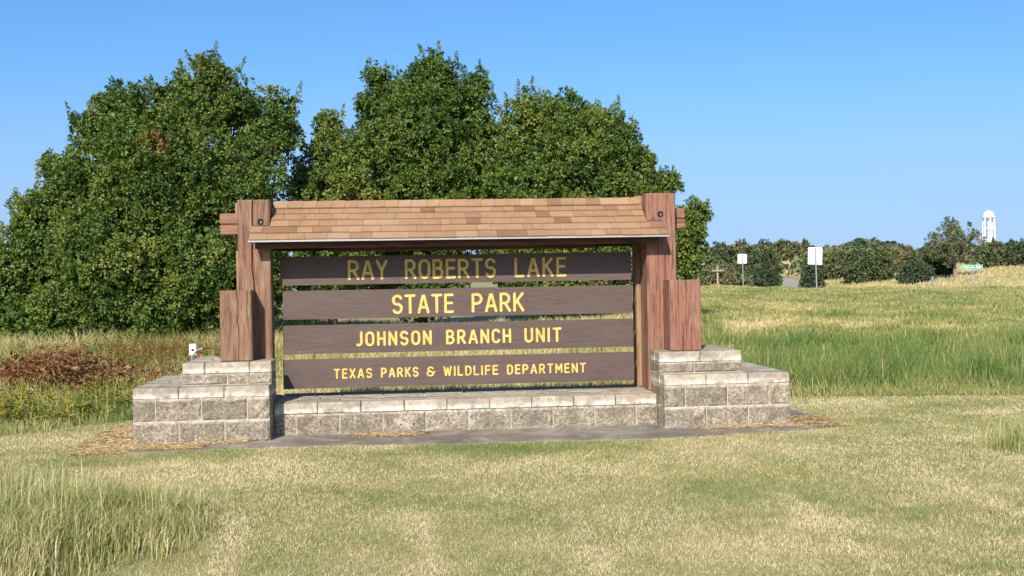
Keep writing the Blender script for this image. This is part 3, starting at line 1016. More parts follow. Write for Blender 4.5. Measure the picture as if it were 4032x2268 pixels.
def make_tree(name, root, lobes, n_puff, n_leaf, leaf=.13, puff=(.34, .6), tint=(.35, .18), label='', group=None, cat='tree',
              trunk_r=.16, mat='oak', bark='bark', shoots=60, skirt=0., back_keep=.3, brown=None, fill=True, limbs_seen=False, hole=None, flat=.8, gap=.50, voids=0):
    """oak-like tree: trunk, limbs and a crown of leaf tufts over the lobes (x, y, z, r)"""
    t = empty(name, root)
    tag(t, label, cat, group)
    lob = np.array([l[:4] for l in lobes], float)
    w = lob[:, 3]**2; w = w/w.sum()
    tocam = norm((CAM-lob[:, :3].mean(0))[None])[0]
    cs = []; rs = []; ups = []
    tries = 0
    while len(cs) < n_puff and tries < n_puff*40:
        tries += 1
        i = rng.choice(len(lob), p=w)
        d = unit(1)[0]
        if d @ tocam < -.15 and rng.random() > back_keep: continue
        r = min(rng.uniform(*puff), lob[i, 3]*.62)
        c = lob[i, :3]+d*max(lob[i, 3]-.75*r, .1)*rng.uniform(.72, 1.12)
        dd = np.linalg.norm(lob[:, :3]-c, axis=1)/lob[:, 3]
        if dd.min() < .52 or c[2] < root[2]+skirt: continue
        if hole is not None and np.linalg.norm(c-hole[:3]) < hole[3]: continue
        if cs:                                      # keep tufts apart so that dark gaps stay between them
            q = np.linalg.norm(np.array(cs)-c, axis=1)
            if (q < gap*(np.array(rs)+r)).any(): continue
        cs.append(c); rs.append(r); ups.append(d)
    cs = np.array(cs); rs = np.array(rs); ups = np.array(ups)
    S = Soup()
    for c, r, u in zip(cs, rs, ups):
        n = int(n_leaf*(r/np.mean(puff))**2*rng.uniform(.75, 1.25))
        # twig tips spread over the tuft; each carries a rosette of leaves pointing outward
        m = max(3, n//14); n = m*14
        sd = norm(unit(m)+u*.55+np.array([0, 0, .25]))
        sc = c+sd*(r*np.cbrt(rng.uniform(.10, 1.0, m)))[:, None]*np.array([1, 1, flat+(.55 if u[2] > .45 else 0)])
        d = norm(np.repeat(sd, 14, 0)*.45+unit(n))
        p = np.repeat(sc, 14, 0)+d*(leaf*rng.uniform(.1, .75, n))[:, None]
        ld = norm(d*.9+unit(n)*.35+np.repeat(sd, 14, 0)*.3)
        ln = norm(np.repeat(sd, 14, 0)*.7+np.array([0, 0, .35])+unit(n)*.55)
        sz = leaf*rng.uniform(.65, 1.25, n)
        V, T = leaf_geo(p, ld, ln, sz, sz*rng.uniform(.42, .62, n))
        sp = np.repeat(rng.normal(size=m)*tint[1]*.55, 14)
        pt = np.clip(tint[0]+rng.normal()*tint[1]*.8, 0, .9)
        tv = np.clip(pt+sp+rng.normal(size=n)*tint[1]*.55, 0, .88)
        if brown is not None:
            for bx in brown:
                m = np.linalg.norm(p-np.array(bx[:3]), axis=1) < bx[3]
                tv[m] = rng.uniform(.93, 1, m.sum())
        tv[rng.random(n) < .004] = .97
        S.add(V, T, np.repeat(tv, 4))
    if voids:                                 # hollows between the boughs
        Va = np.concatenate(S.V).reshape(-1, 4, 3); Aa = np.concatenate(S.A).reshape(-1, 4)
        keep = np.ones(len(Va), bool)
        for q in range(voids):
            i = rng.integers(len(cs))
            c = cs[i]+ups[i]*rs[i]*.3+unit(1)[0]*rs[i]*.8
            e = (Va[:, 0]-c)/(np.array([rng.uniform(.9, 1.7), 1., rng.uniform(.5, .9)])*rng.uniform(.22, .42))
            keep &= ~((e*e).sum(1) < rng.uniform(.5, 1.15, len(Va)))
        Va = Va[keep]; Aa = Aa[keep]
        k = np.arange(len(Va))*4
        S = Soup(); S.add(Va.reshape(-1, 3), np.concatenate([np.stack([k, k+1, k+2], 1), np.stack([k, k+2, k+3], 1)]), Aa.ravel())
    if fill:                                  # inner foliage that closes the crown, its shade put in as a darker tint
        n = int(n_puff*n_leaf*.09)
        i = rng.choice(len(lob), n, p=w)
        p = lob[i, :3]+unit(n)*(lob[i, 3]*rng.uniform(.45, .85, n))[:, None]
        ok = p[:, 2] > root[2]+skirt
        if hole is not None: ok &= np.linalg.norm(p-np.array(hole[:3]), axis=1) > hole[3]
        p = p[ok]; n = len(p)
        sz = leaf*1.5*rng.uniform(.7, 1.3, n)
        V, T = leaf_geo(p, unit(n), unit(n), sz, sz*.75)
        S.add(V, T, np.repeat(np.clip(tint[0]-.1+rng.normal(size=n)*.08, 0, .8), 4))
    # young upright shoots breaking the outline
    if shoots and len(cs):
        top = np.argsort(-(ups[:, 2]+rng.uniform(0, .5, len(cs))))[:shoots]
        for i in top:
            L = rng.uniform(.22, .55)*puff[1]/.6
            b = cs[i]+ups[i]*rs[i]*.55
            ax = norm(np.array([rng.normal()*.18, rng.normal()*.18, 1.])+ups[i]*.25)
            n = max(14, int(75*L/.6))
            tt = np.linspace(.05, 1, n)
            p = b+ax*(tt*L)[:, None]+unit(n)*(.085*(1.15-tt))[:, None]*puff[1]/.6
            ld = norm(unit(n)*np.array([1, 1, .3])+ax*.7)
            sz = leaf*rng.uniform(.7, 1.15, n)*(1.1-.35*tt)
            V, T = leaf_geo(p, ld, norm(unit(n)+ax*.3), sz, sz*.55)
            S.add(V, T, np.repeat(np.clip(tint[0]+.12+rng.normal(size=n)*tint[1]*.6, 0, .88), 4))
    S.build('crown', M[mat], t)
    # trunk and limbs
    r0 = np.array(root, float)
    cen = lob[:, :3].mean(0)
    fork = r0+(np.array([cen[0]*.5+r0[0]*.5, cen[1]*.5+r0[1]*.5, cen[2]])-r0)*np.array([.5, .5, .42])
    parts = [tube([tuple(r0-np.array([0, 0, .1])), tuple(r0+np.array([0, 0, .25])), tuple(r0*.5+fork*.5), tuple(fork)], [trunk_r*1.5, trunk_r*1.1, trunk_r*.95, trunk_r*.8], 9)]
    for l in lob:
        mid = fork+(l[:3]-fork)*.5+rng.normal(size=3)*.1
        pth = limb_path(fork, l[:3], 5, .6)
        parts.append(tube(pth, [trunk_r*.6*(1-.78*k/5) for k in range(6)], 6))
        for k in range(3 if not limbs_seen else 6):
            e = l[:3]+unit(1)[0]*l[3]*.85
            pth = limb_path(pth[3], e, 4, .8)[:]
            parts.append(tube(pth, [trunk_r*.22*(1-.7*q/4) for q in range(5)], 5))
            pth = [pth[0]]*3+[pth[0]]
    obj('trunk', *join(*parts), M[bark], t, smooth=True)
    return t

def lobes_px(spec, Y, sc=1.0):
    """(photo x, photo y, radius px, depth offset m) -> world lobes round depth Y; size from the tree's distance"""
    out = []
    for x, y, r, dy in spec:
        p = at_y(x, y, Y+dy)
        out.append((p[0], p[1], p[2], r*(Y+dy-CAM[1])/FPX*sc))
    return out

# ------------------------------------------------------------------ oaks behind the sign
YT = 17.5
L1 = [(830, 300, 75, 0), (800, 420, 150, 0), (690, 400, 90, .3), (920, 420, 110, .2), (560, 540, 180, -.3), (450, 420, 80, .3), (400, 520, 110, .2), (1030, 470, 95, .3), (1110, 430, 62, .6), (1130, 520, 60, .5), (1020, 560, 120, .2),
      (660, 740, 260, -1.0), (330, 760, 170, -.4), (250, 680, 80, .2), (900, 780, 230, -.8), (1090, 560, 80, .4),
      (190, 950, 170, -.2), (110, 850, 70, .2), (470, 1030, 250, -1.6), (790, 1060, 260, -1.5), (40, 1130, 160, 0), (60, 1000, 80, .2), (270, 1220, 150, -1.3), (620, 1230, 170, -1.9), (980, 1080, 210, -.8), (-150, 1170, 180, .4), (880, 1260, 150, -1.4), (-60, 1320, 110, -1.0), (120, 1320, 110, -1.3), (280, 1335, 100, -1.6), (440, 1335, 110, -1.8), (620, 1340, 110, -2.0), (780, 1335, 100, -1.8), (930, 1330, 100, -1.4)]
rt = at_y(640, 1400, YT)
bz = at_y(620, 590, YT-1.6)
hl = at_y(1105, 690, YT)
make_tree('oak_tree', (rt[0], YT, 0), lobes_px(L1, YT), 560, 780, .084, (.36, .68), (.36, .20),
          'broad dark green oak behind the left end of the sign, widest of the trees', trunk_r=.2, shoots=150, skirt=.05,
          brown=[(bz[0], bz[1]-.4, bz[2], .38)], hole=(hl[0], hl[1], hl[2], .55), voids=110)
YM = 22.0
L2 = [(1690, 270, 60, 0), (1740, 300, 70, .1), (1670, 390, 130, 0), (1560, 380, 90, .3), (1480, 310, 55, .3), (1460, 420, 70, .2), (1800, 400, 100, .2), (1880, 330, 55, .4), (1860, 480, 110, .3), (1640, 580, 200, -.6), (1500, 580, 120, .3), (1880, 640, 140, .2), (1700, 830, 230, -.6), (1500, 860, 170, -.4), (1650, 1080, 200, -.6)]
rt = at_y(1660, 1330, YM)
make_tree('oak_tree', (rt[0], YM, 0), lobes_px(L2, YM), 330, 720, .090, (.36, .66), (.28, .18),
          'tall dark oak rising behind the middle of the shingled roof', trunk_r=.18, shoots=80, skirt=.5, voids=60)
YS = 19.0
L3 = [(1300, 500, 62, 0), (1295, 600, 90, 0), (1390, 600, 70, .2), (1220, 720, 85, .2), (1340, 740, 130, -.2), (1240, 860, 120, 0), (1420, 850, 120, 0), (1320, 1040, 170, 0)]
rt = at_y(1310, 1330, YS)
make_tree('oak_tree', (rt[0], YS, 0), lobes_px(L3, YS), 180, 640, .082, (.28, .50), (.55, .18),
          'smaller yellow-green oak between the two tall oaks, above the left part of the roof', trunk_r=.12, shoots=60, skirt=.5, voids=30)
YR = 21.0
L4 = [(2090, 420, 60, .1), (2040, 520, 110, 0), (2190, 450, 85, .1), (2300, 480, 90, .2), (2410, 520, 80, .3), (2140, 580, 140, 0), (2280, 640, 170, -.5), (2450, 620, 110, .2), (2530, 640, 60, .4), (2490, 720, 110, .3), (2100, 760, 190, -.4), (2330, 800, 180, -.3), (2490, 830, 120, .2), (2300, 1020, 200, -.3), (2080, 1050, 180, -.2)]
rt = at_y(2280, 1310, YR)
make_tree('oak_tree', (rt[0], YR, 0), lobes_px(L4, YR), 330, 720, .090, (.36, .66), (.44, .2),
          'bright green rounded oak above the right half of the shingled roof', trunk_r=.17, shoots=90, skirt=.5, voids=60)
YQ = 18.0
L5 = [(2640, 720, 50, 0), (2580, 760, 70, .2), (2720, 850, 60, 0), (2770, 840, 30, .1), (2700, 930, 85, 0), (2680, 1030, 85, 0), (2600, 980, 100, .2), (2745, 985, 35, 0), (2620, 1120, 90, 0)]
rt = at_y(2640, 1290, YQ)
make_tree('oak_tree', (rt[0], YQ, 0), lobes_px(L5, YQ, .95), 130, 380, .088, (.22, .40), (.48, .2),
          'small oak peeping out behind the right end of the sign', trunk_r=.09, shoots=36, skirt=.35)

# ------------------------------------------------------------------ far trees on the right
def far_tree(px, ytop, ybase, halfw, D, label, tint=(.35, .2), n_puff=60, n_leaf=60, shape='round', group='trees along the far wood edge', bark='bark', trunk=.12, see=False, leafk=1.0):
    """px .. photo column, ytop / ybase .. photo rows of crown top and foot, halfw .. px, D .. metres away"""
    base = at_d(px, ybase, D); top = at_d(px, ytop, D)
    k = D/FPX
    zb = float(ground_z(base[0], base[1]))
    H = max((top[2]-zb)*.88, 2.)
    hw = halfw*k*.9
    lob = []
    if shape == 'round':
        lob = [(base[0], base[1], zb+H*.66, H*.30), (base[0]-hw*.5, base[1]-.2, zb+H*.50, hw*.52), (base[0]+hw*.5, base[1], zb+H*.52, hw*.5),
               (base[0]-hw*.2, base[1]-.5, zb+H*.33, hw*.55), (base[0]+hw*.3, base[1]-.4, zb+H*.28, hw*.5), (base[0]+hw*.1, base[1], zb+H*.86, H*.13)]
    elif shape == 'cedar':
        for q in range(6):
            f = q/5
            lob.append((base[0]+rng.normal()*hw*.08, base[1], zb+H*(.14+.78*f), max(hw*(1-.82*f), H*.06)))
    else:                                     # open crown on a visible trunk
        for dx, f, r in ((-.62, .46, .34), (-.28, .62, .36), (.15, .56, .36), (.55, .52, .32), (.02, .80, .30), (.34, .72, .28), (-.06, .92, .18), (-.42, .36, .28), (.36, .38, .30), (-.5, .64, .22)):
            lob.append((base[0]+dx*hw+rng.normal()*.05, base[1]+rng.normal()*hw*.3, zb+H*f, hw*r))
    lf = .24*D/90*leafk
    make_tree({'round': 'oak_tree', 'cedar': 'cedar_tree', 'open': 'oak_tree'}[shape], (base[0], base[1], zb), lob, int(n_puff*1.1), n_leaf*2, lf, (.36*D/90, .62*D/90), tint, label, group,
              'tree', trunk, 'far', bark, shoots=10, skirt=.2 if shape != 'open' else H*.16, back_keep=.25, limbs_seen=see, fill=not see, gap=.45)

far_tree(2920, 938, 1135, 175, 92, 'tall round oak behind the smaller white sign', (.42, .18), 110, 70)
far_tree(2800, 985, 1145, 95, 97, 'dark low oak beyond the utility poles, next to the sign', (.25, .12), 70, 60)
far_tree(3010, 1040, 1136, 75, 88, 'dense dark bush at the left side of the far road', (.12, .1), 60, 60)
far_tree(2860, 1085, 1150, 110, 84, 'low brownish thicket at the foot of the near utility pole', (.62, .15), 60, 50)
far_tree(3130, 962, 1110, 95, 172, 'olive oak on the far side of the road bend', (.55, .15), 60, 60)
far_tree(3260, 1000, 1138, 110, 108, 'grey-green oak right of the far road', (.5, .15), 80, 60)
far_tree(3200, 1080, 1140, 50, 95, 'small dark cedar left of the larger white sign', (.08, .08), 40, 50, 'cedar')
far_tree(3420, 990, 1140, 115, 100, 'bright green oak to the right of the larger white sign', (.35, .12), 90, 70)
far_tree(3545, 1010, 1145, 85, 105, 'yellowish oak in the middle of the far wood edge', (.65, .15), 70, 60)
far_tree(3610, 1025, 1142, 70, 92, 'dark cedar left of the bare grey post', (.18, .1), 60, 60, 'cedar')
far_tree(3690, 1060, 1132, 85, 96, 'low dark cedar behind the bare grey post', (.12, .1), 60, 60, 'cedar')
far_tree(3762, 835, 1122, 138, 92, 'tall thin oak with a pale trunk, highest of the far trees', (.5, .16), 190, 42, 'open', bark='palebark', trunk=.17, see=True, leafk=.72)
far_tree(3908, 965, 1110, 75, 100, 'green oak with a pale trunk beneath the water tower', (.4, .14), 80, 60, 'round', bark='palebark', trunk=.18)
far_tree(4040, 955, 1096, 80, 98, 'silvery green cedar at the right edge of the view', (.22, .12), 90, 70, 'cedar')
far_tree(3985, 1030, 1100, 55, 102, 'low cedar beside the silvery cedar at the right edge', (.15, .1), 50, 60, 'cedar')

# woodland mass behind them: overlapping round crowns climbing a gentle hillside
S = Soup()
NW = 230
Dm = np.sort(rng.uniform(112, 235, NW))
pxs = rng.uniform(2560, 4250, NW)
for D, px in zip(Dm, pxs):
    if 3030 < px < 3190 and D < 168: continue
    p = at_d(px, 1100, D)
    zb = float(ground_z(p[0], p[1]))
    sky_y = 972 - 7*math.sin(px/170.) - 6*math.sin(px/67.+1) + 24*max(0, (3000-px)/400) - 14*float(sm(px, 3850, 4032)) - 2
    f = float(sm(D, 108, 200))
    ytop = 1050*(1-f)+sky_y*f+rng.uniform(-24, 20)
    top = at_d(px, ytop, D)[2]
    r = rng.uniform(1.2, 3.3)
    c0 = np.array([p[0], p[1], top-r*1.15])
    tint0 = rng.choice([.05, .2, .35, .45, .6, .75, .85])+rng.normal()*.05
    for q in range(22):
        u = unit(1)[0]; u[2] = abs(u[2])*1.2-.35
        if u[1] > .3: u[1] *= -1
        u = norm(u)
        c = c0+u*r*np.array([1.1, 1.0, .85])*rng.uniform(.75, 1.05)
        n = 28
        d = norm(unit(n)+u*.6)
        pp = c+d*r*.32*rng.uniform(.5, 1, (n, 1))
        sz = D*.0030*rng.uniform(.7, 1.3, n)
        V, T = leaf_geo(pp, norm(np.cross(d, unit(n))), norm(d+unit(n)*.35+np.array([0, 0, .2])), sz, sz*.8, 0.)
        S.add(V, T, np.repeat(np.clip(tint0+rng.normal(size=n)*.09, 0, 1), 4))
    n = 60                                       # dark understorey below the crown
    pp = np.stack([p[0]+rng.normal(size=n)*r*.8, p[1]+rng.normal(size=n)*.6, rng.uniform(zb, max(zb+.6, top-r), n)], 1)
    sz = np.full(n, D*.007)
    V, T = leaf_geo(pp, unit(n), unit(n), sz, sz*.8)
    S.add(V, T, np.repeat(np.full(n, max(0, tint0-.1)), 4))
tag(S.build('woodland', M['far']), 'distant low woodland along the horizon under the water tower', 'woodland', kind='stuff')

# ------------------------------------------------------------------ grass
HALF = 2016/FPX
def in_pad(x, y, m=0.):
    P = np.array(PADPTS)
    ins = np.zeros(len(x), bool)
    j = len(P)-1
    for i in range(len(P)):
        xi, yi = P[i]; xj, yj = P[j]
        c = ((yi > y) != (yj > y)) & (x < (xj-xi)*(y-yi)/(yj-yi+1e-12)+xi)
        ins ^= c; j = i
    return ins
def fan(n, d0, d1, a0, a1, logd=True):
    """random ground points seen by the camera between distances d0..d1; a in photo columns"""
    d = np.exp(rng.uniform(math.log(d0), math.log(d1), n)) if logd else np.sqrt(rng.uniform(d0*d0, d1*d1, n))
    u = rng.uniform((a0-2016)/FPX, (a1-2016)/FPX, n)
    fx, fy = math.sin(YAW), math.cos(YAW)
    x = CAM[0]+d*(fx+u*fy); y = CAM[1]+d*(fy-u*fx)
    return x, y, d
def mown(x, y):
    """True where the lawn is kept short"""
    yl = np.where(x < 0, 2.55+1.16*np.minimum(x, 0)-.06*x*x*(x < -1.5), 2.3)
    yr = 2.45-.10*np.maximum(x-6.5, 0)**1.6
    lim = np.where(x < 3, yl, yr)+(fbm(x, y, .9)-.5)*.35
    return y < lim
def clump_mask(x, y):
    """uncut tufts left standing at both sides of the foreground: 0 outside .. 1 inside"""
    e = (fbm(x, y, 1.6)-.5)*.5
    cx, cy = -.60, -3.95
    u, v = x-cx, y-cy
    a = 1.0-np.sqrt((u/1.95)**2+((v-.12*u)/1.62)**2)+e*.5
    u2, v2 = x-8.2, y+1.75
    b = 1.0-np.sqrt((u2/1.25)**2+(v2/.75)**2)+e*.5
    return np.clip(a*3, 0, 1), np.clip(b*3, 0, 1)

def lawn():
    n = 520000
    x, y, d = fan(n, 5.0, 17.5, -160, 4190, True)
    k = rng.random(n) < np.clip((d/9.0), .55, 1)
    x, y, d = x[k], y[k], d[k]
    keep = mown(x, y) & ~in_pad(x, y)
    x, y, d = x[keep], y[keep], d[keep]
    n = len(x)
    z = ground_z(x, y)
    dry = fbm(x, y*1.5, .55)*1.2-.13+fbm(x+5, y, 2.3)*.55+(vnoise(x, y, 9.)-.5)*.22-.24
    dry = dry + .13*np.sin((y+.25*x)*3.4)*.5                    # mower passes
    dry = dry - .22*np.exp(-((y+.75+.03*x)/.45)**2)*(x > -.5)*(x < 7)  # greener beside the slab
    # mower wheel tracks: pale broken streaks, and a paler lap along the mown edge
    for tr in (((905, 2015), (930, 2090), (860, 2268)), ((1640, 2040), (1665, 2150), (1700, 2268)), ((2285, 2035), (2330, 2140), (2372, 2268)), ((3080, 1950), (3240, 2070), (3560, 2268)), ((3700, 1900), (3900, 1980), (4032, 2030))):
        w3 = []
        for a, b in tr:
            r3 = ray(a, b); w3.append(CAM+r3*(CAM[2]/-r3[2]))
        sd = seg_dist(np.stack([x, y], 1), np.array([[w3[q][:2], w3[q+1][:2]] for q in range(len(w3)-1)])).min(1)
        dry = dry + .55*np.exp(-(sd/.09)**2)*sm(vnoise(x, y, 4.), .25, .55)
    t = np.clip(dry+.24+rng.normal(size=n)*.20, 0, 1)
    h = rng.uniform(.014, .036, n)*(1-.2*t)*(.8+.5*fbm(x, y, 1.1))
    wd = rng.uniform(.0035, .0062, n)*np.clip(d/7.5, .9, 1.9)
    V, T, m = blade_geo(np.stack([x, y, z-.004], 1), h, wd, rng.uniform(0, 6.28, n), rng.uniform(.1, .9, n), rng.uniform(0, .5, n), rng.uniform(0, 3.14, n), 1)
    S = Soup(); S.add(V, T, np.repeat(t, m))
    return tag(S.build('lawn_grass', M['lawn']), 'short mown lawn, patchy green and straw coloured', 'grass', kind='stuff')
lawn()

def clumps():
    for which, label in ((0, 'tall uncut tuft of yellow-green grass at the lower left corner'), (1, 'small uncut tuft of yellowish grass at the right edge of the lawn')):
        S = Soup()
        n = 105000 if which == 0 else 16000
        if which == 0:
            x = rng.uniform(-2.6, 1.5, n); y = rng.uniform(-5.9, -2.0, n)
        else:
            x = rng.uniform(6.9, 9.6, n); y = rng.uniform(-2.8, -.8, n)
        m = clump_mask(x, y)[which]
        k = rng.random(n) < m*1.2
        x, y, m = x[k], y[k], m[k]; n = len(x)
        tall = rng.random(n) < .035
        h = rng.uniform(.16, .32, n)*(.5+.6*m)*(.75+.5*fbm(x, y, 2.))
        h[tall] *= 1.55
        if which == 1: h *= .9
        t = np.clip(.52+(fbm(x, y, 1.3)-.5)*.8+rng.normal(size=n)*.2, 0, 1)
        t[tall] = np.clip(t[tall]+.25, 0, 1)
        az = rng.normal(-.6, 1.7, n)
        lean = rng.uniform(.1, .6, n); lean[tall] *= .4
        V, T, mm = blade_geo(np.stack([x, y, ground_z(x, y)-.01], 1), h, rng.uniform(.003, .0058, n), az, lean, rng.uniform(.2, .9, n), rng.uniform(0, 3.14, n), 2)
        S.add(V, T, np.repeat(t, mm))
        tag(S.build('grass_clump', M['lawn']), label, 'grass', kind='stuff')
clumps()

def field():
    S = Soup()
    # rough field right of the sign, out to the crest
    n = 162000
    x, y, d = fan(n, 12.0, 62.0, 2560, 4230)
    keep = ~mown(x, y)
    x, y, d = x[keep], y[keep], d[keep]; n = len(x)
    tallz = sm(y, 2.0, 3.2)*(1-sm(y+2.8*(fbm(x, y, .35)-.5)*4, 6.5, 11.5))
    side = (1-sm(x-(y*.235), 4.5, 7.0))*sm(y, 2.2, 4)*(1-sm(y, 26, 36))
    tallz = np.maximum(tallz*np.clip(-.25+2.1*fbm(x, y, .6), .08, 1.2), side*.75*np.clip(2*fbm(x, y, .8)-.2, .2, 1.1))
    nz = fbm(x, y, .7)
    tuft = sm(nz*.6+.4*vnoise(x, y, 2.2), .50, .66)
    h = (.08+.07*nz+.36*tallz*(.55+.6*tuft)+.08*tuft*(1-sm(y, 20, 36)))*rng.uniform(.6, 1.2, n)
    drypatch = .55*sm(fbm(x+20, y, .30), .52, .66)*(1-.75*tallz)
    for qx, qy, qr in ((3080, 1285, 3.0), (3290, 1268, 1.6), (3580, 1262, 2.0)):
        g0 = at_d(qx, qy, 28.)
        drypatch = np.maximum(drypatch, .95*np.exp(-((x-g0[0])/qr)**2-((y-g0[1])/4.5)**2)*np.clip(3.2*fbm(x, y, .8)-.9, 0, 1.1))
    drypatch = np.clip(drypatch, 0, 1.2)
    crest = sm(y, 28, 42)*.14*(.4+vnoise(x, y, .2))
    t = np.clip(.40-.17*tallz+.36*drypatch+crest+(fbm(x, y, .45)-.5)*.55-.16*tuft+rng.normal(size=n)*.17, 0, 1)
    wd = np.clip(d*.00062, .006, .034)*rng.uniform(.7, 1.3, n)
    lean = rng.uniform(.15, .8, n)*(1-.45*tallz)
    sh = (rng.random(n) < .02) & (d < 30)                # seed stalks
    h[sh] *= 1.35; t[sh] = np.clip(t[sh]+.35, 0, .95); lean[sh] *= .4
    V, T, m = blade_geo(np.stack([x, y, ground_z(x, y)-.02], 1), h, wd, rng.uniform(0, 6.28, n), lean, rng.uniform(.1, .6, n), rng.uniform(-.7, .7, n), 2)
    S.add(V, T, np.repeat(t, m))
    tag(S.build('field_grass', M['grass']), 'rough green and tan field grass rising to the right of the sign', 'grass', kind='stuff')
    # far banks, beyond the crest
    S = Soup()
    n = 60000
    x, y, d = fan(n, 60, 190, 2650, 4300)
    rr = np.full(n, 99.)
    for q in rpts: rr = np.minimum(rr, np.hypot(x-q[0], y-q[1]))
    keep = rr > 2.6
    x, y, d = x[keep], y[keep], d[keep]; n = len(x)
    t = np.clip(.72+(fbm(x, y, .12)-.5)*.5+rng.normal(size=n)*.12, 0, 1)
    V, T, m = blade_geo(np.stack([x, y, ground_z(x, y)-.05], 1), rng.uniform(.18, .38, n), d*.0009*rng.uniform(.7, 1.3, n), rng.uniform(0, 6.28, n), rng.uniform(.1, .6, n), rng.uniform(.1, .5, n), rng.uniform(-.7, .7, n), 1)
    S.add(V, T, np.repeat(t, m))
    tag(S.build('bank_grass', M['grass']), 'dry tan grass on the far banks below the wood', 'grass', kind='stuff')
    # behind and left of the sign
    S = Soup()
    n = 85000
    x, y, d = fan(n, 11.0, 34.0, -260, 2700)
    keep = ~mown(x, y) & ~in_pad(x, y)
    x, y, d = x[keep], y[keep], d[keep]; n = len(x)
    left = 1-sm(x, -.4, .6)
    nz = fbm(x, y, .8)
    h = (.10+.07*nz+left*(.15+.30*nz)*sm(y-.9*x*0, 1.2, 4.0)+.12*sm(y, 7, 12))*rng.uniform(.6, 1.25, n)
    t = np.clip(.46+.16*(1-left)+(fbm(x+9, y, .6)-.5)*.9+rng.normal(size=n)*.19, 0, 1)
    wd = np.clip(d*.00062, .0055, .02)*rng.uniform(.7, 1.3, n)
    V, T, m = blade_geo(np.stack([x, y, ground_z(x, y)-.02], 1), h, wd, rng.uniform(0, 6.28, n), rng.uniform(.1, .7, n), rng.uniform(.1, .6, n), rng.uniform(-.8, .8, n), 2)
    S.add(V, T, np.repeat(t, m))
    tag(S.build('meadow_grass', M['grass']), 'tall yellow-green meadow grass left of and behind the sign', 'grass', kind='stuff')
field()

def straw():
    S = Soup()
    def patch(n, x0, x1, y0, y1, z, cx=None):
        x = rng.uniform(x0, x1, n); y = rng.uniform(y0, y1, n)
        if cx is not None:
            k = ((x-(x0+x1)/2)/((x1-x0)/2))**2+((y-(y0+y1)/2)/((y1-y0)/2))**2 < rng.uniform(.2, 1, n)
            x, y = x[k], y[k]
        m = len(x)
        az = rng.uniform(0, 6.28, m)
        L = rng.uniform(.04, .11, m)
        d = np.stack([np.cos(az), np.sin(az), rng.uniform(-.05, .12, m)], 1)
        p = np.stack([x, y, z+rng.uniform(0, .009, m)], 1)
        V, T = leaf_geo(p, d, np.tile([0, 0, 1.], (m, 1))+unit(m)*.3, L, rng.uniform(.006, .011, m), .05)
        S.add(V, T, np.repeat(rng.uniform(0, 1, m), 4))
    patch(9000, -.45, .01, -.52, 1.5, .008)
    patch(4200, -.3, .62, -.36, -.01, .008)
    patch(2200, .2, 1.0, -.10, -.005, .008)
    patch(2600, 1.95, 2.65, .02, .30, .008, 1)
    patch(3000, XR+.35, XR+PW+.05, -.10, -.003, .008)
    patch(900, XR+PW+.03, XR+PW+.5, -.2, .6, .008)
    tag(S.build('straw', M['straw']), 'loose dry straw blown against the block base', 'straw', kind='stuff')
straw()

# ------------------------------------------------------------------ weeds on the left
def weed(S, x, y, h, tint, spread, n, top=None):
    z = float(ground_z(x, y))
    tt = np.sort(rng.uniform(.12, 1, n))
    lean = rng.normal(size=2)*.08
    p = np.stack([x+lean[0]*h*tt, y+lean[1]*h*tt, z+h*tt], 1)
    a = rng.uniform(0, 6.28, n)
    d = np.stack([np.cos(a), np.sin(a), rng.uniform(.1, .8, n)], 1)
    L = spread*(1.15-.75*tt)*rng.uniform(.7, 1.2, n)
    V, T = leaf_geo(p, d, norm(unit(n)*.6+np.array([0, 0, 1.])), L, L*.30)
    tv = np.clip(tint+rng.normal(size=n)*.06, 0, 1)
    if top is not None: tv[tt > .72] = np.clip(top+rng.normal(size=(tt > .72).sum())*.05, 0, 1)
    S.add(V, T, np.repeat(tv, 4))
    V, T, m = blade_geo(np.array([[x, y, z]]), np.array([h]), np.array([.012]), np.array([math.atan2(lean[1], lean[0])]), np.array([math.hypot(*lean)]), np.zeros(1), np.array([rng.uniform(-.5, .5)]), 2)
    S.add(V, T, np.full(len(V), min(1, tint+.12)))
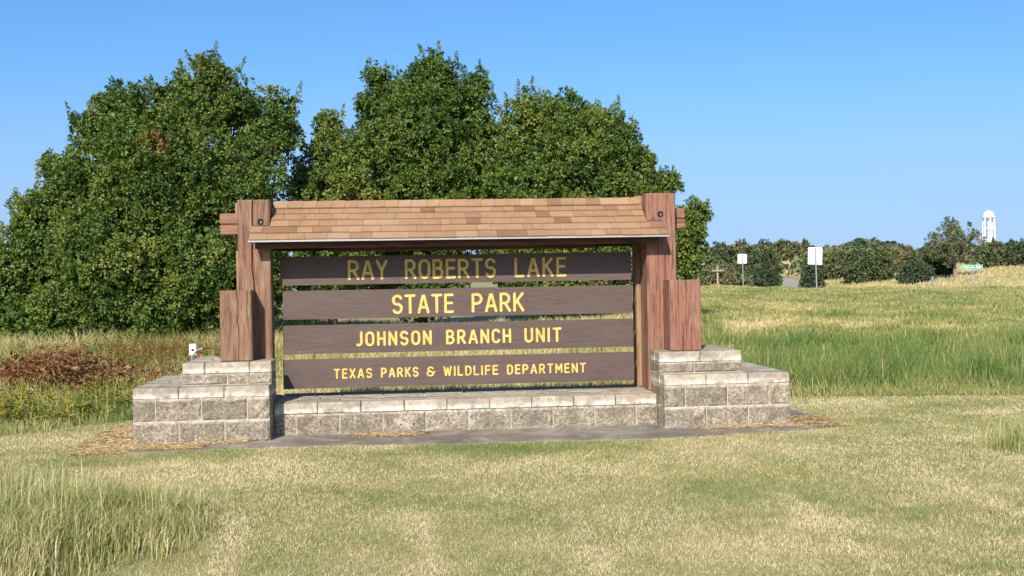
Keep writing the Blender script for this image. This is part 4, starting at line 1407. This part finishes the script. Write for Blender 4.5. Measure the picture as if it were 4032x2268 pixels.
def weeds():
    S = Soup()                                   # goldenrod and green weeds in front
    for _ in range(110):
        px = rng.uniform(-120, 560)
        p = at_y(px, 1600, rng.uniform(1.6, 4.0))
        if mown(np.array([p[0]]), np.array([p[1]+(-.25)]))[0] or p[0] > -.42: continue
        gold = rng.random() < .3
        weed(S, p[0], p[1], rng.uniform(.22, .46), rng.uniform(.28, .50), .10, 26, .47 if gold else None)
    tag(S.build('weeds', M['weed']), 'green and golden flowering weeds in the meadow left of the base', 'weeds', kind='stuff')
    S = Soup()                                   # taller weeds and dead stalks under the big oak
    for _ in range(330):
        px = rng.uniform(430, 1000)
        p = at_y(px, 1500, rng.uniform(6.0, 9.5))
        r = rng.random()
        if r < .42: weed(S, p[0], p[1], rng.uniform(.5, .85), rng.uniform(.72, .98), .06, 40)
        elif r < .8: weed(S, p[0], p[1], rng.uniform(.35, .6), rng.uniform(.2, .45), .11, 40, .45)
        else: weed(S, p[0], p[1], rng.uniform(.4, .65), .6, .10, 40)
    for _ in range(170):
        px = rng.uniform(-150, 760)
        p = at_y(px, 1450, rng.uniform(8.5, 13.5))
        weed(S, p[0], p[1], rng.uniform(.22, .48), rng.choice([.3, .45, .6, .62, .66, .7]), .16, 34)
    for _ in range(240):
        px = rng.uniform(60, 760)
        p = at_y(px, 1450, rng.uniform(8.0, 13.5))
        weed(S, p[0], p[1], rng.uniform(.3, .62), rng.choice([.62, .7, .8, .9, .97]), .10, 34)
    tag(S.build('dry_weeds', M['weed']), 'brown dead weed stalks in front of the left oak', 'weeds', kind='stuff')
    # the rust-brown shrub
    t0 = at_y(230, 1560, 4.4)
    sh = empty('sumac_shrub', (t0[0], 4.4, 0))
    tag(sh, 'low rust-brown shrub spreading in the meadow at the left edge', 'shrub')
    S = Soup(); st = []
    for q in range(84):
        px = rng.uniform(-150, 700)
        Y = 4.4+rng.normal()*.45
        c = at_y(px, 1500, Y)
        hh = (.40+.17*math.exp(-((px-230)/190)**2))*rng.uniform(.75, 1.1)*(1-.35*sm(px, 380, 600))
        c = np.array([c[0], c[1], hh*rng.uniform(.35, .92)])
        n = 130
        d = unit(n)
        V, T = leaf_geo(c+d*rng.uniform(.02, .22, (n, 1)), norm(d+unit(n)*.6+np.array([0, 0, -.3])), norm(unit(n)*.7+np.array([0, -.2, .8])), rng.uniform(.05, .10, n), rng.uniform(.025, .045, n))
        S.add(V, T, np.repeat(np.clip(.82+rng.normal(size=n)*.09, .55, 1), 4))
        st.append(tube([(c[0]+rng.normal()*.05, c[1], 0), (c[0], c[1], c[2]*.6), tuple(c)], [.008, .006, .003], 5))
    S.build('foliage', M['weed'], sh)
    tag(obj('stem', *join(*st), M['bark'], sh), kind='stuff')
weeds()

# ------------------------------------------------------------------ small things
def electrical_box():
    p0 = at_y(744, 1355, 1.62); p1 = at_y(773, 1400, 1.62)
    t = empty('floodlight_box', ((p0[0]+p1[0])/2, 1.65, 0))
    tag(t, 'small white electrical box on a post behind the left pier', 'electrical box')
    bm_obj('housing', bevel_box(p0[0], p1[0], 1.62, 1.68, p1[2], p0[2], .006), M['boxgrey'], t)
    cx, cz = (p0[0]+p1[0])/2, (p0[2]+p1[2])/2
    obj('knob', *tube([(cx, 1.6195, cz), (cx, 1.612, cz), (cx, 1.607, cz)], [.014, .014, .010], 14), M['dark'], t)
    for sx in (-1, 1):
        for sz in (-1, 1):
            obj('screw', *tube([(cx+sx*.026, 1.6195, cz+sz*.048), (cx+sx*.026, 1.6165, cz+sz*.048)], .0035, 8), M['steel'], t)
    obj('post', *tube([(cx-.005, 1.65, 0), (cx-.005, 1.65, p1[2]+.002)], .013, 10), M['alu'], t)
    a = at_y(757, 1402, 1.60); b = at_y(778, 1378, 1.55); c = at_y(800, 1371, 1.40); d = at_y(830, 1370, 1.25); e = at_y(868, 1372, 1.05)
    obj('conduit', *tube([(a[0], 1.60, .3), tuple(a), tuple(b), tuple(c)], .010, 8), M['pvc'], t, smooth=True)
    obj('cable_pipe', *tube([tuple(c), tuple(d), tuple(e)], .009, 8), M['copper'], t, smooth=True)
    f = at_y(779, 1404, 1.5)
    fb = obj('marker_flag', [(f[0], 1.56, .60), (f[0]+.012, 1.555, .69), (f[0]+.035, 1.57, .72), (f[0]+.028, 1.565, .68), (f[0]+.004, 1.562, .59)], [(0, 1, 4), (1, 3, 4), (1, 2, 3)], M['pink'])
    fb.modifiers.new('s', 'SOLIDIFY').thickness = .002
    tag(fb, 'scrap of pink flagging beside the white electrical box', 'flag')
electrical_box()

def road_sign(px, ybot, D, wd, ht, tot, label, tilt=0.):
    p = at_d(px, ybot, D)
    zb = float(ground_z(p[0], p[1]))
    ztop = at_d(px, ybot, D)[2]+tot
    t = empty('road_sign', (p[0], p[1], zb))
    tag(t, label, 'road sign', 'white road signs seen from behind')
    a = .06
    obj('post', *tube([(p[0]+.04, p[1], zb-.2), (p[0], p[1], ztop-.04)], .032, 8), M['post'], t)
    bm = bmesh.new()
    r = .05; pts = []
    for sx, sz, a0 in ((1, 1, 0), (-1, 1, 90), (-1, -1, 180), (1, -1, 270)):
        for k in range(5):
            q = math.radians(a0+k*22.5)
            pts.append((sx*(wd/2-r)+r*math.cos(q), sz*(ht/2-r)+r*math.sin(q)))
    ct, stt = math.cos(tilt), math.sin(tilt)
    fr = [bm.verts.new((p[0]+x*ct-z*stt, p[1]+.034, ztop-ht/2+x*stt+z*ct)) for x, z in pts]
    bk = [bm.verts.new((p[0]+x*ct-z*stt, p[1]+.040, ztop-ht/2+x*stt+z*ct)) for x, z in pts]
    bm.faces.new(fr); bm.faces.new(bk[::-1])
    for i in range(len(fr)):
        j = (i+1) % len(fr); bm.faces.new((fr[i], bk[i], bk[j], fr[j]))
    pl = bm_obj('panel', bm, M['alu'], t)
    return p, ztop, t
p, zt, t = road_sign(3213, 1157, 48, .62, .72, 1.94, 'larger white rectangular road sign back on a leaning post in the field', -.04)
bm_obj('sticker', bevel_box(p[0]-.27, p[0]-.17, p[1]+.030, p[1]+.0335, zt-.68, zt-.57, 0), M['signwhite'], t)
p, zt, t = road_sign(2925, 1140, 70, .58, .58, 2.16, 'smaller white square road sign back nearer to the park sign', -.02)
bm_obj('sticker', bevel_box(p[0]+.13, p[0]+.23, p[1]+.030, p[1]+.0335, zt-.17, zt-.07, 0), M['signwhite'], t)

def text_obj(name, body, size, loc, rotz, mat, parent):
    cu = bpy.data.curves.new(name, 'FONT')
    cu.body = body; cu.size = size; cu.align_x = 'LEFT'; cu.align_y = 'CENTER'; cu.extrude = .0015; cu.offset = size*.012
    o = bpy.data.objects.new(name, cu)
    COL.objects.link(o)
    bpy.context.view_layer.update()
    me = bpy.data.meshes.new_from_object(o.evaluated_get(bpy.context.evaluated_depsgraph_get()))
    bpy.data.objects.remove(o)
    me.materials.clear(); me.materials.append(mat)
    o = bpy.data.objects.new(name, me)
    link(o, parent)
    o.rotation_euler = (math.pi/2, 0, rotz)
    o.location = Vector(loc)-world_loc(parent)
    return o
def street_sign():
    D = 50.
    p = at_d(3829, 1150, D)
    zb = float(ground_z(p[0], p[1]))
    k = D/FPX
    c = at_d(3829, 1052, D)
    t = empty('street_name_sign', (p[0], p[1], zb))
    tag(t, 'green street name sign with white border on a thin post near the right edge', 'street sign')
    obj('post', *tube([(p[0], p[1], zb-.1), (p[0], p[1], c[2]+.02)], .025, 8), M['post'], t)
    wd, ht = 84*k, 17.5*k
    bl = bm_obj('blade', bevel_box(p[0]-wd/2, p[0]+wd/2, p[1]-.034, p[1]-.028, c[2]-ht/2, c[2]+ht/2, .002), M['green'], t)
    y = p[1]-.0355
    b = .011
    for nm, a in (('border', (p[0]-wd/2+.01, p[0]+wd/2-.01, c[2]+ht/2-.01-b, c[2]+ht/2-.01)), ('border', (p[0]-wd/2+.01, p[0]+wd/2-.01, c[2]-ht/2+.01, c[2]-ht/2+.01+b)),
                  ('border', (p[0]-wd/2+.01, p[0]-wd/2+.01+b, c[2]-ht/2+.022, c[2]+ht/2-.022)), ('border', (p[0]+wd/2-.01-b, p[0]+wd/2-.01, c[2]-ht/2+.022, c[2]+ht/2-.022))):
        bm_obj(nm, bevel_box(a[0], a[1], y-.001, y+.0012, a[2], a[3], 0), M['signwhite'], bl)
    text_obj('lettering', 'Morrow Rd', ht*.78, (p[0]-wd/2+.06, y-.001, c[2]), 0, M['signwhite'], bl)
    x0 = p[0]+wd/2-.19
    V = [(x0, y, c[2]-.012), (x0+.07, y, c[2]-.012), (x0+.07, y, c[2]-.045), (x0+.14, y, c[2]), (x0+.07, y, c[2]+.045), (x0+.07, y, c[2]+.012), (x0, y, c[2]+.012)]
    V2 = V+[(a, b_+.002, c_) for a, b_, c_ in V]
    F = [tuple(range(7)), tuple(range(13, 6, -1))]+[(i, i+7, (i+1) % 7+7, (i+1) % 7) for i in range(7)]
    obj('arrow', V2, F, M['signwhite'], bl)
street_sign()

def small_markers():
    D = 66.
    p = at_d(3672, 1138, D); zt = at_d(3672, 1089, D)[2]; zb = float(ground_z(p[0], p[1]))
    o = bm_obj('marker_post', bevel_box(p[0]-.075, p[0]+.075, p[1]-.03, p[1]+.03, zb-.1, zt, .01), M['post'])
    tag(o, 'bare grey post left of the green street sign', 'post')
    for px, yt, wpx, mat, nm, lab in ((3653, 1119, 5, 'orange', 'marker_stake', 'orange marker stake left of the bare grey post'),
                                      (3639, 1126, 4, 'signwhite', 'marker_stake', 'short white stake beside the orange marker stake'),
                                      (3606, 1127, 4, 'signwhite', 'marker_stake', 'leftmost short white stake left of the orange marker stake')):
        D = 62.
        p = at_d(px, 1140, D); zt = at_d(px, yt, D)[2]; zb = float(ground_z(p[0], p[1])); wv = wpx*D/FPX/2
        V, F = tube([(p[0], p[1], min(zb, zt-.25)-.1), (p[0], p[1], zt-.03), (p[0], p[1], zt)], [wv, wv, wv*.6], 8)
        tag(obj(nm, V, F, M[mat]), lab, 'stake', 'marker stakes at the road edge')
small_markers()

def utility_pole(px, ytop, ybot, D, arm, label, second=False):
    p = at_d(px, ybot, D)
    zb = float(ground_z(p[0], p[1])); zt = at_d(px, ytop, D)[2]
    t = empty('utility_pole', (p[0], p[1], zb))
    tag(t, label, 'utility pole', 'utility poles beyond the field')
    obj('pole', *tube([(p[0], p[1], zb-.3), (p[0], p[1], zt)], [.085, .065], 9), M['pole'], t)
    za = zt-.35
    bm_obj('crossarm', bevel_box(p[0]-arm, p[0]+arm, p[1]-.20, p[1]-.09, za-.05, za+.05, .01), M['pole'], t)
    for q in (-.92, -.45, .45, .92):
        obj('insulator', *tube([(p[0]+q*arm, p[1]-.16, za+.05), (p[0]+q*arm, p[1]-.16, za+.10), (p[0]+q*arm, p[1]-.16, za+.14)], [.015, .03, .015], 8), M['post'], t)
utility_pole(2826, 1046, 1112, 80, .42, 'low utility pole with a short crossarm left of the smaller white sign')
utility_pole(2749, 1021, 1110, 80, .42, 'utility pole with crossarms close behind the right oak')

def water_tower():
    D = 900.
    k = D/FPX
    def P(px, py): return at_d(px, py, D)
    c = P(3894, 940)
    zb = float(ground_z(c[0], c[1]))
    t = empty('water_tower', (c[0], c[1], zb))
    tag(t, 'white water tower with domed tank on slender legs on the horizon', 'water tower')
    cx, cy = c[0], c[1]
    z = lambda py: P(3894, py)[2]
    R = 21*k
    prof = [(0, z(829)), (R*.25, z(829.5)), (R*.6, z(833)), (R*.88, z(840)), (R, z(848)), (R, z(854)), (R*1.0, z(857)), (R*.75, z(862)), (R*.3, z(864)), (0, z(864))]
    n = 28
    V = []; F = []
    for r, zz in prof:
        for q in range(n):
            a = 2*math.pi*q/n
            V.append((cx+max(r, .01)*math.cos(a), cy+max(r, .01)*math.sin(a), zz))
    for i in range(len(prof)-1):
        for q in range(n):
            F.append((i*n+q, (i+1)*n+q, (i+1)*n+(q+1) % n, i*n+(q+1) % n)[::-1])
    obj('tank', V, F, M['white'], t, smooth=True)
    ring_pts = [(cx+R*1.09*math.cos(2*math.pi*q/n), cy+R*1.09*math.sin(2*math.pi*q/n), z(855)) for q in range(n+1)]
    obj('balcony', *tube(ring_pts, .42, 6, cap=False), M['white'], t)
    zl = z(860)
    ang0 = 18
    feet = []
    for q in range(6):
        a = math.radians(ang0+60*q)
        tp = (cx+R*.97*math.cos(a), cy+R*.97*math.sin(a), zl); ft = (cx+R*1.17*math.cos(a), cy+R*1.17*math.sin(a), zb-2)
        feet.append((tp, ft))
        obj('leg', *tube([tp, ft], .58, 8), M['white'], t)
    obj('riser', *tube([(cx, cy, zb-2), (cx, cy, z(863))], 1.0, 12), M['white'], t)
    for py in (899, 945):
        f = (zl-z(py))/(zl-(zb-2))
        pts = [tuple(np.array(a)+(np.array(b)-np.array(a))*f) for a, b in feet]
        for q in range(6):
            obj('brace', *tube([pts[q], pts[(q+1) % 6]], .24, 6), M['white'], t)
water_tower()
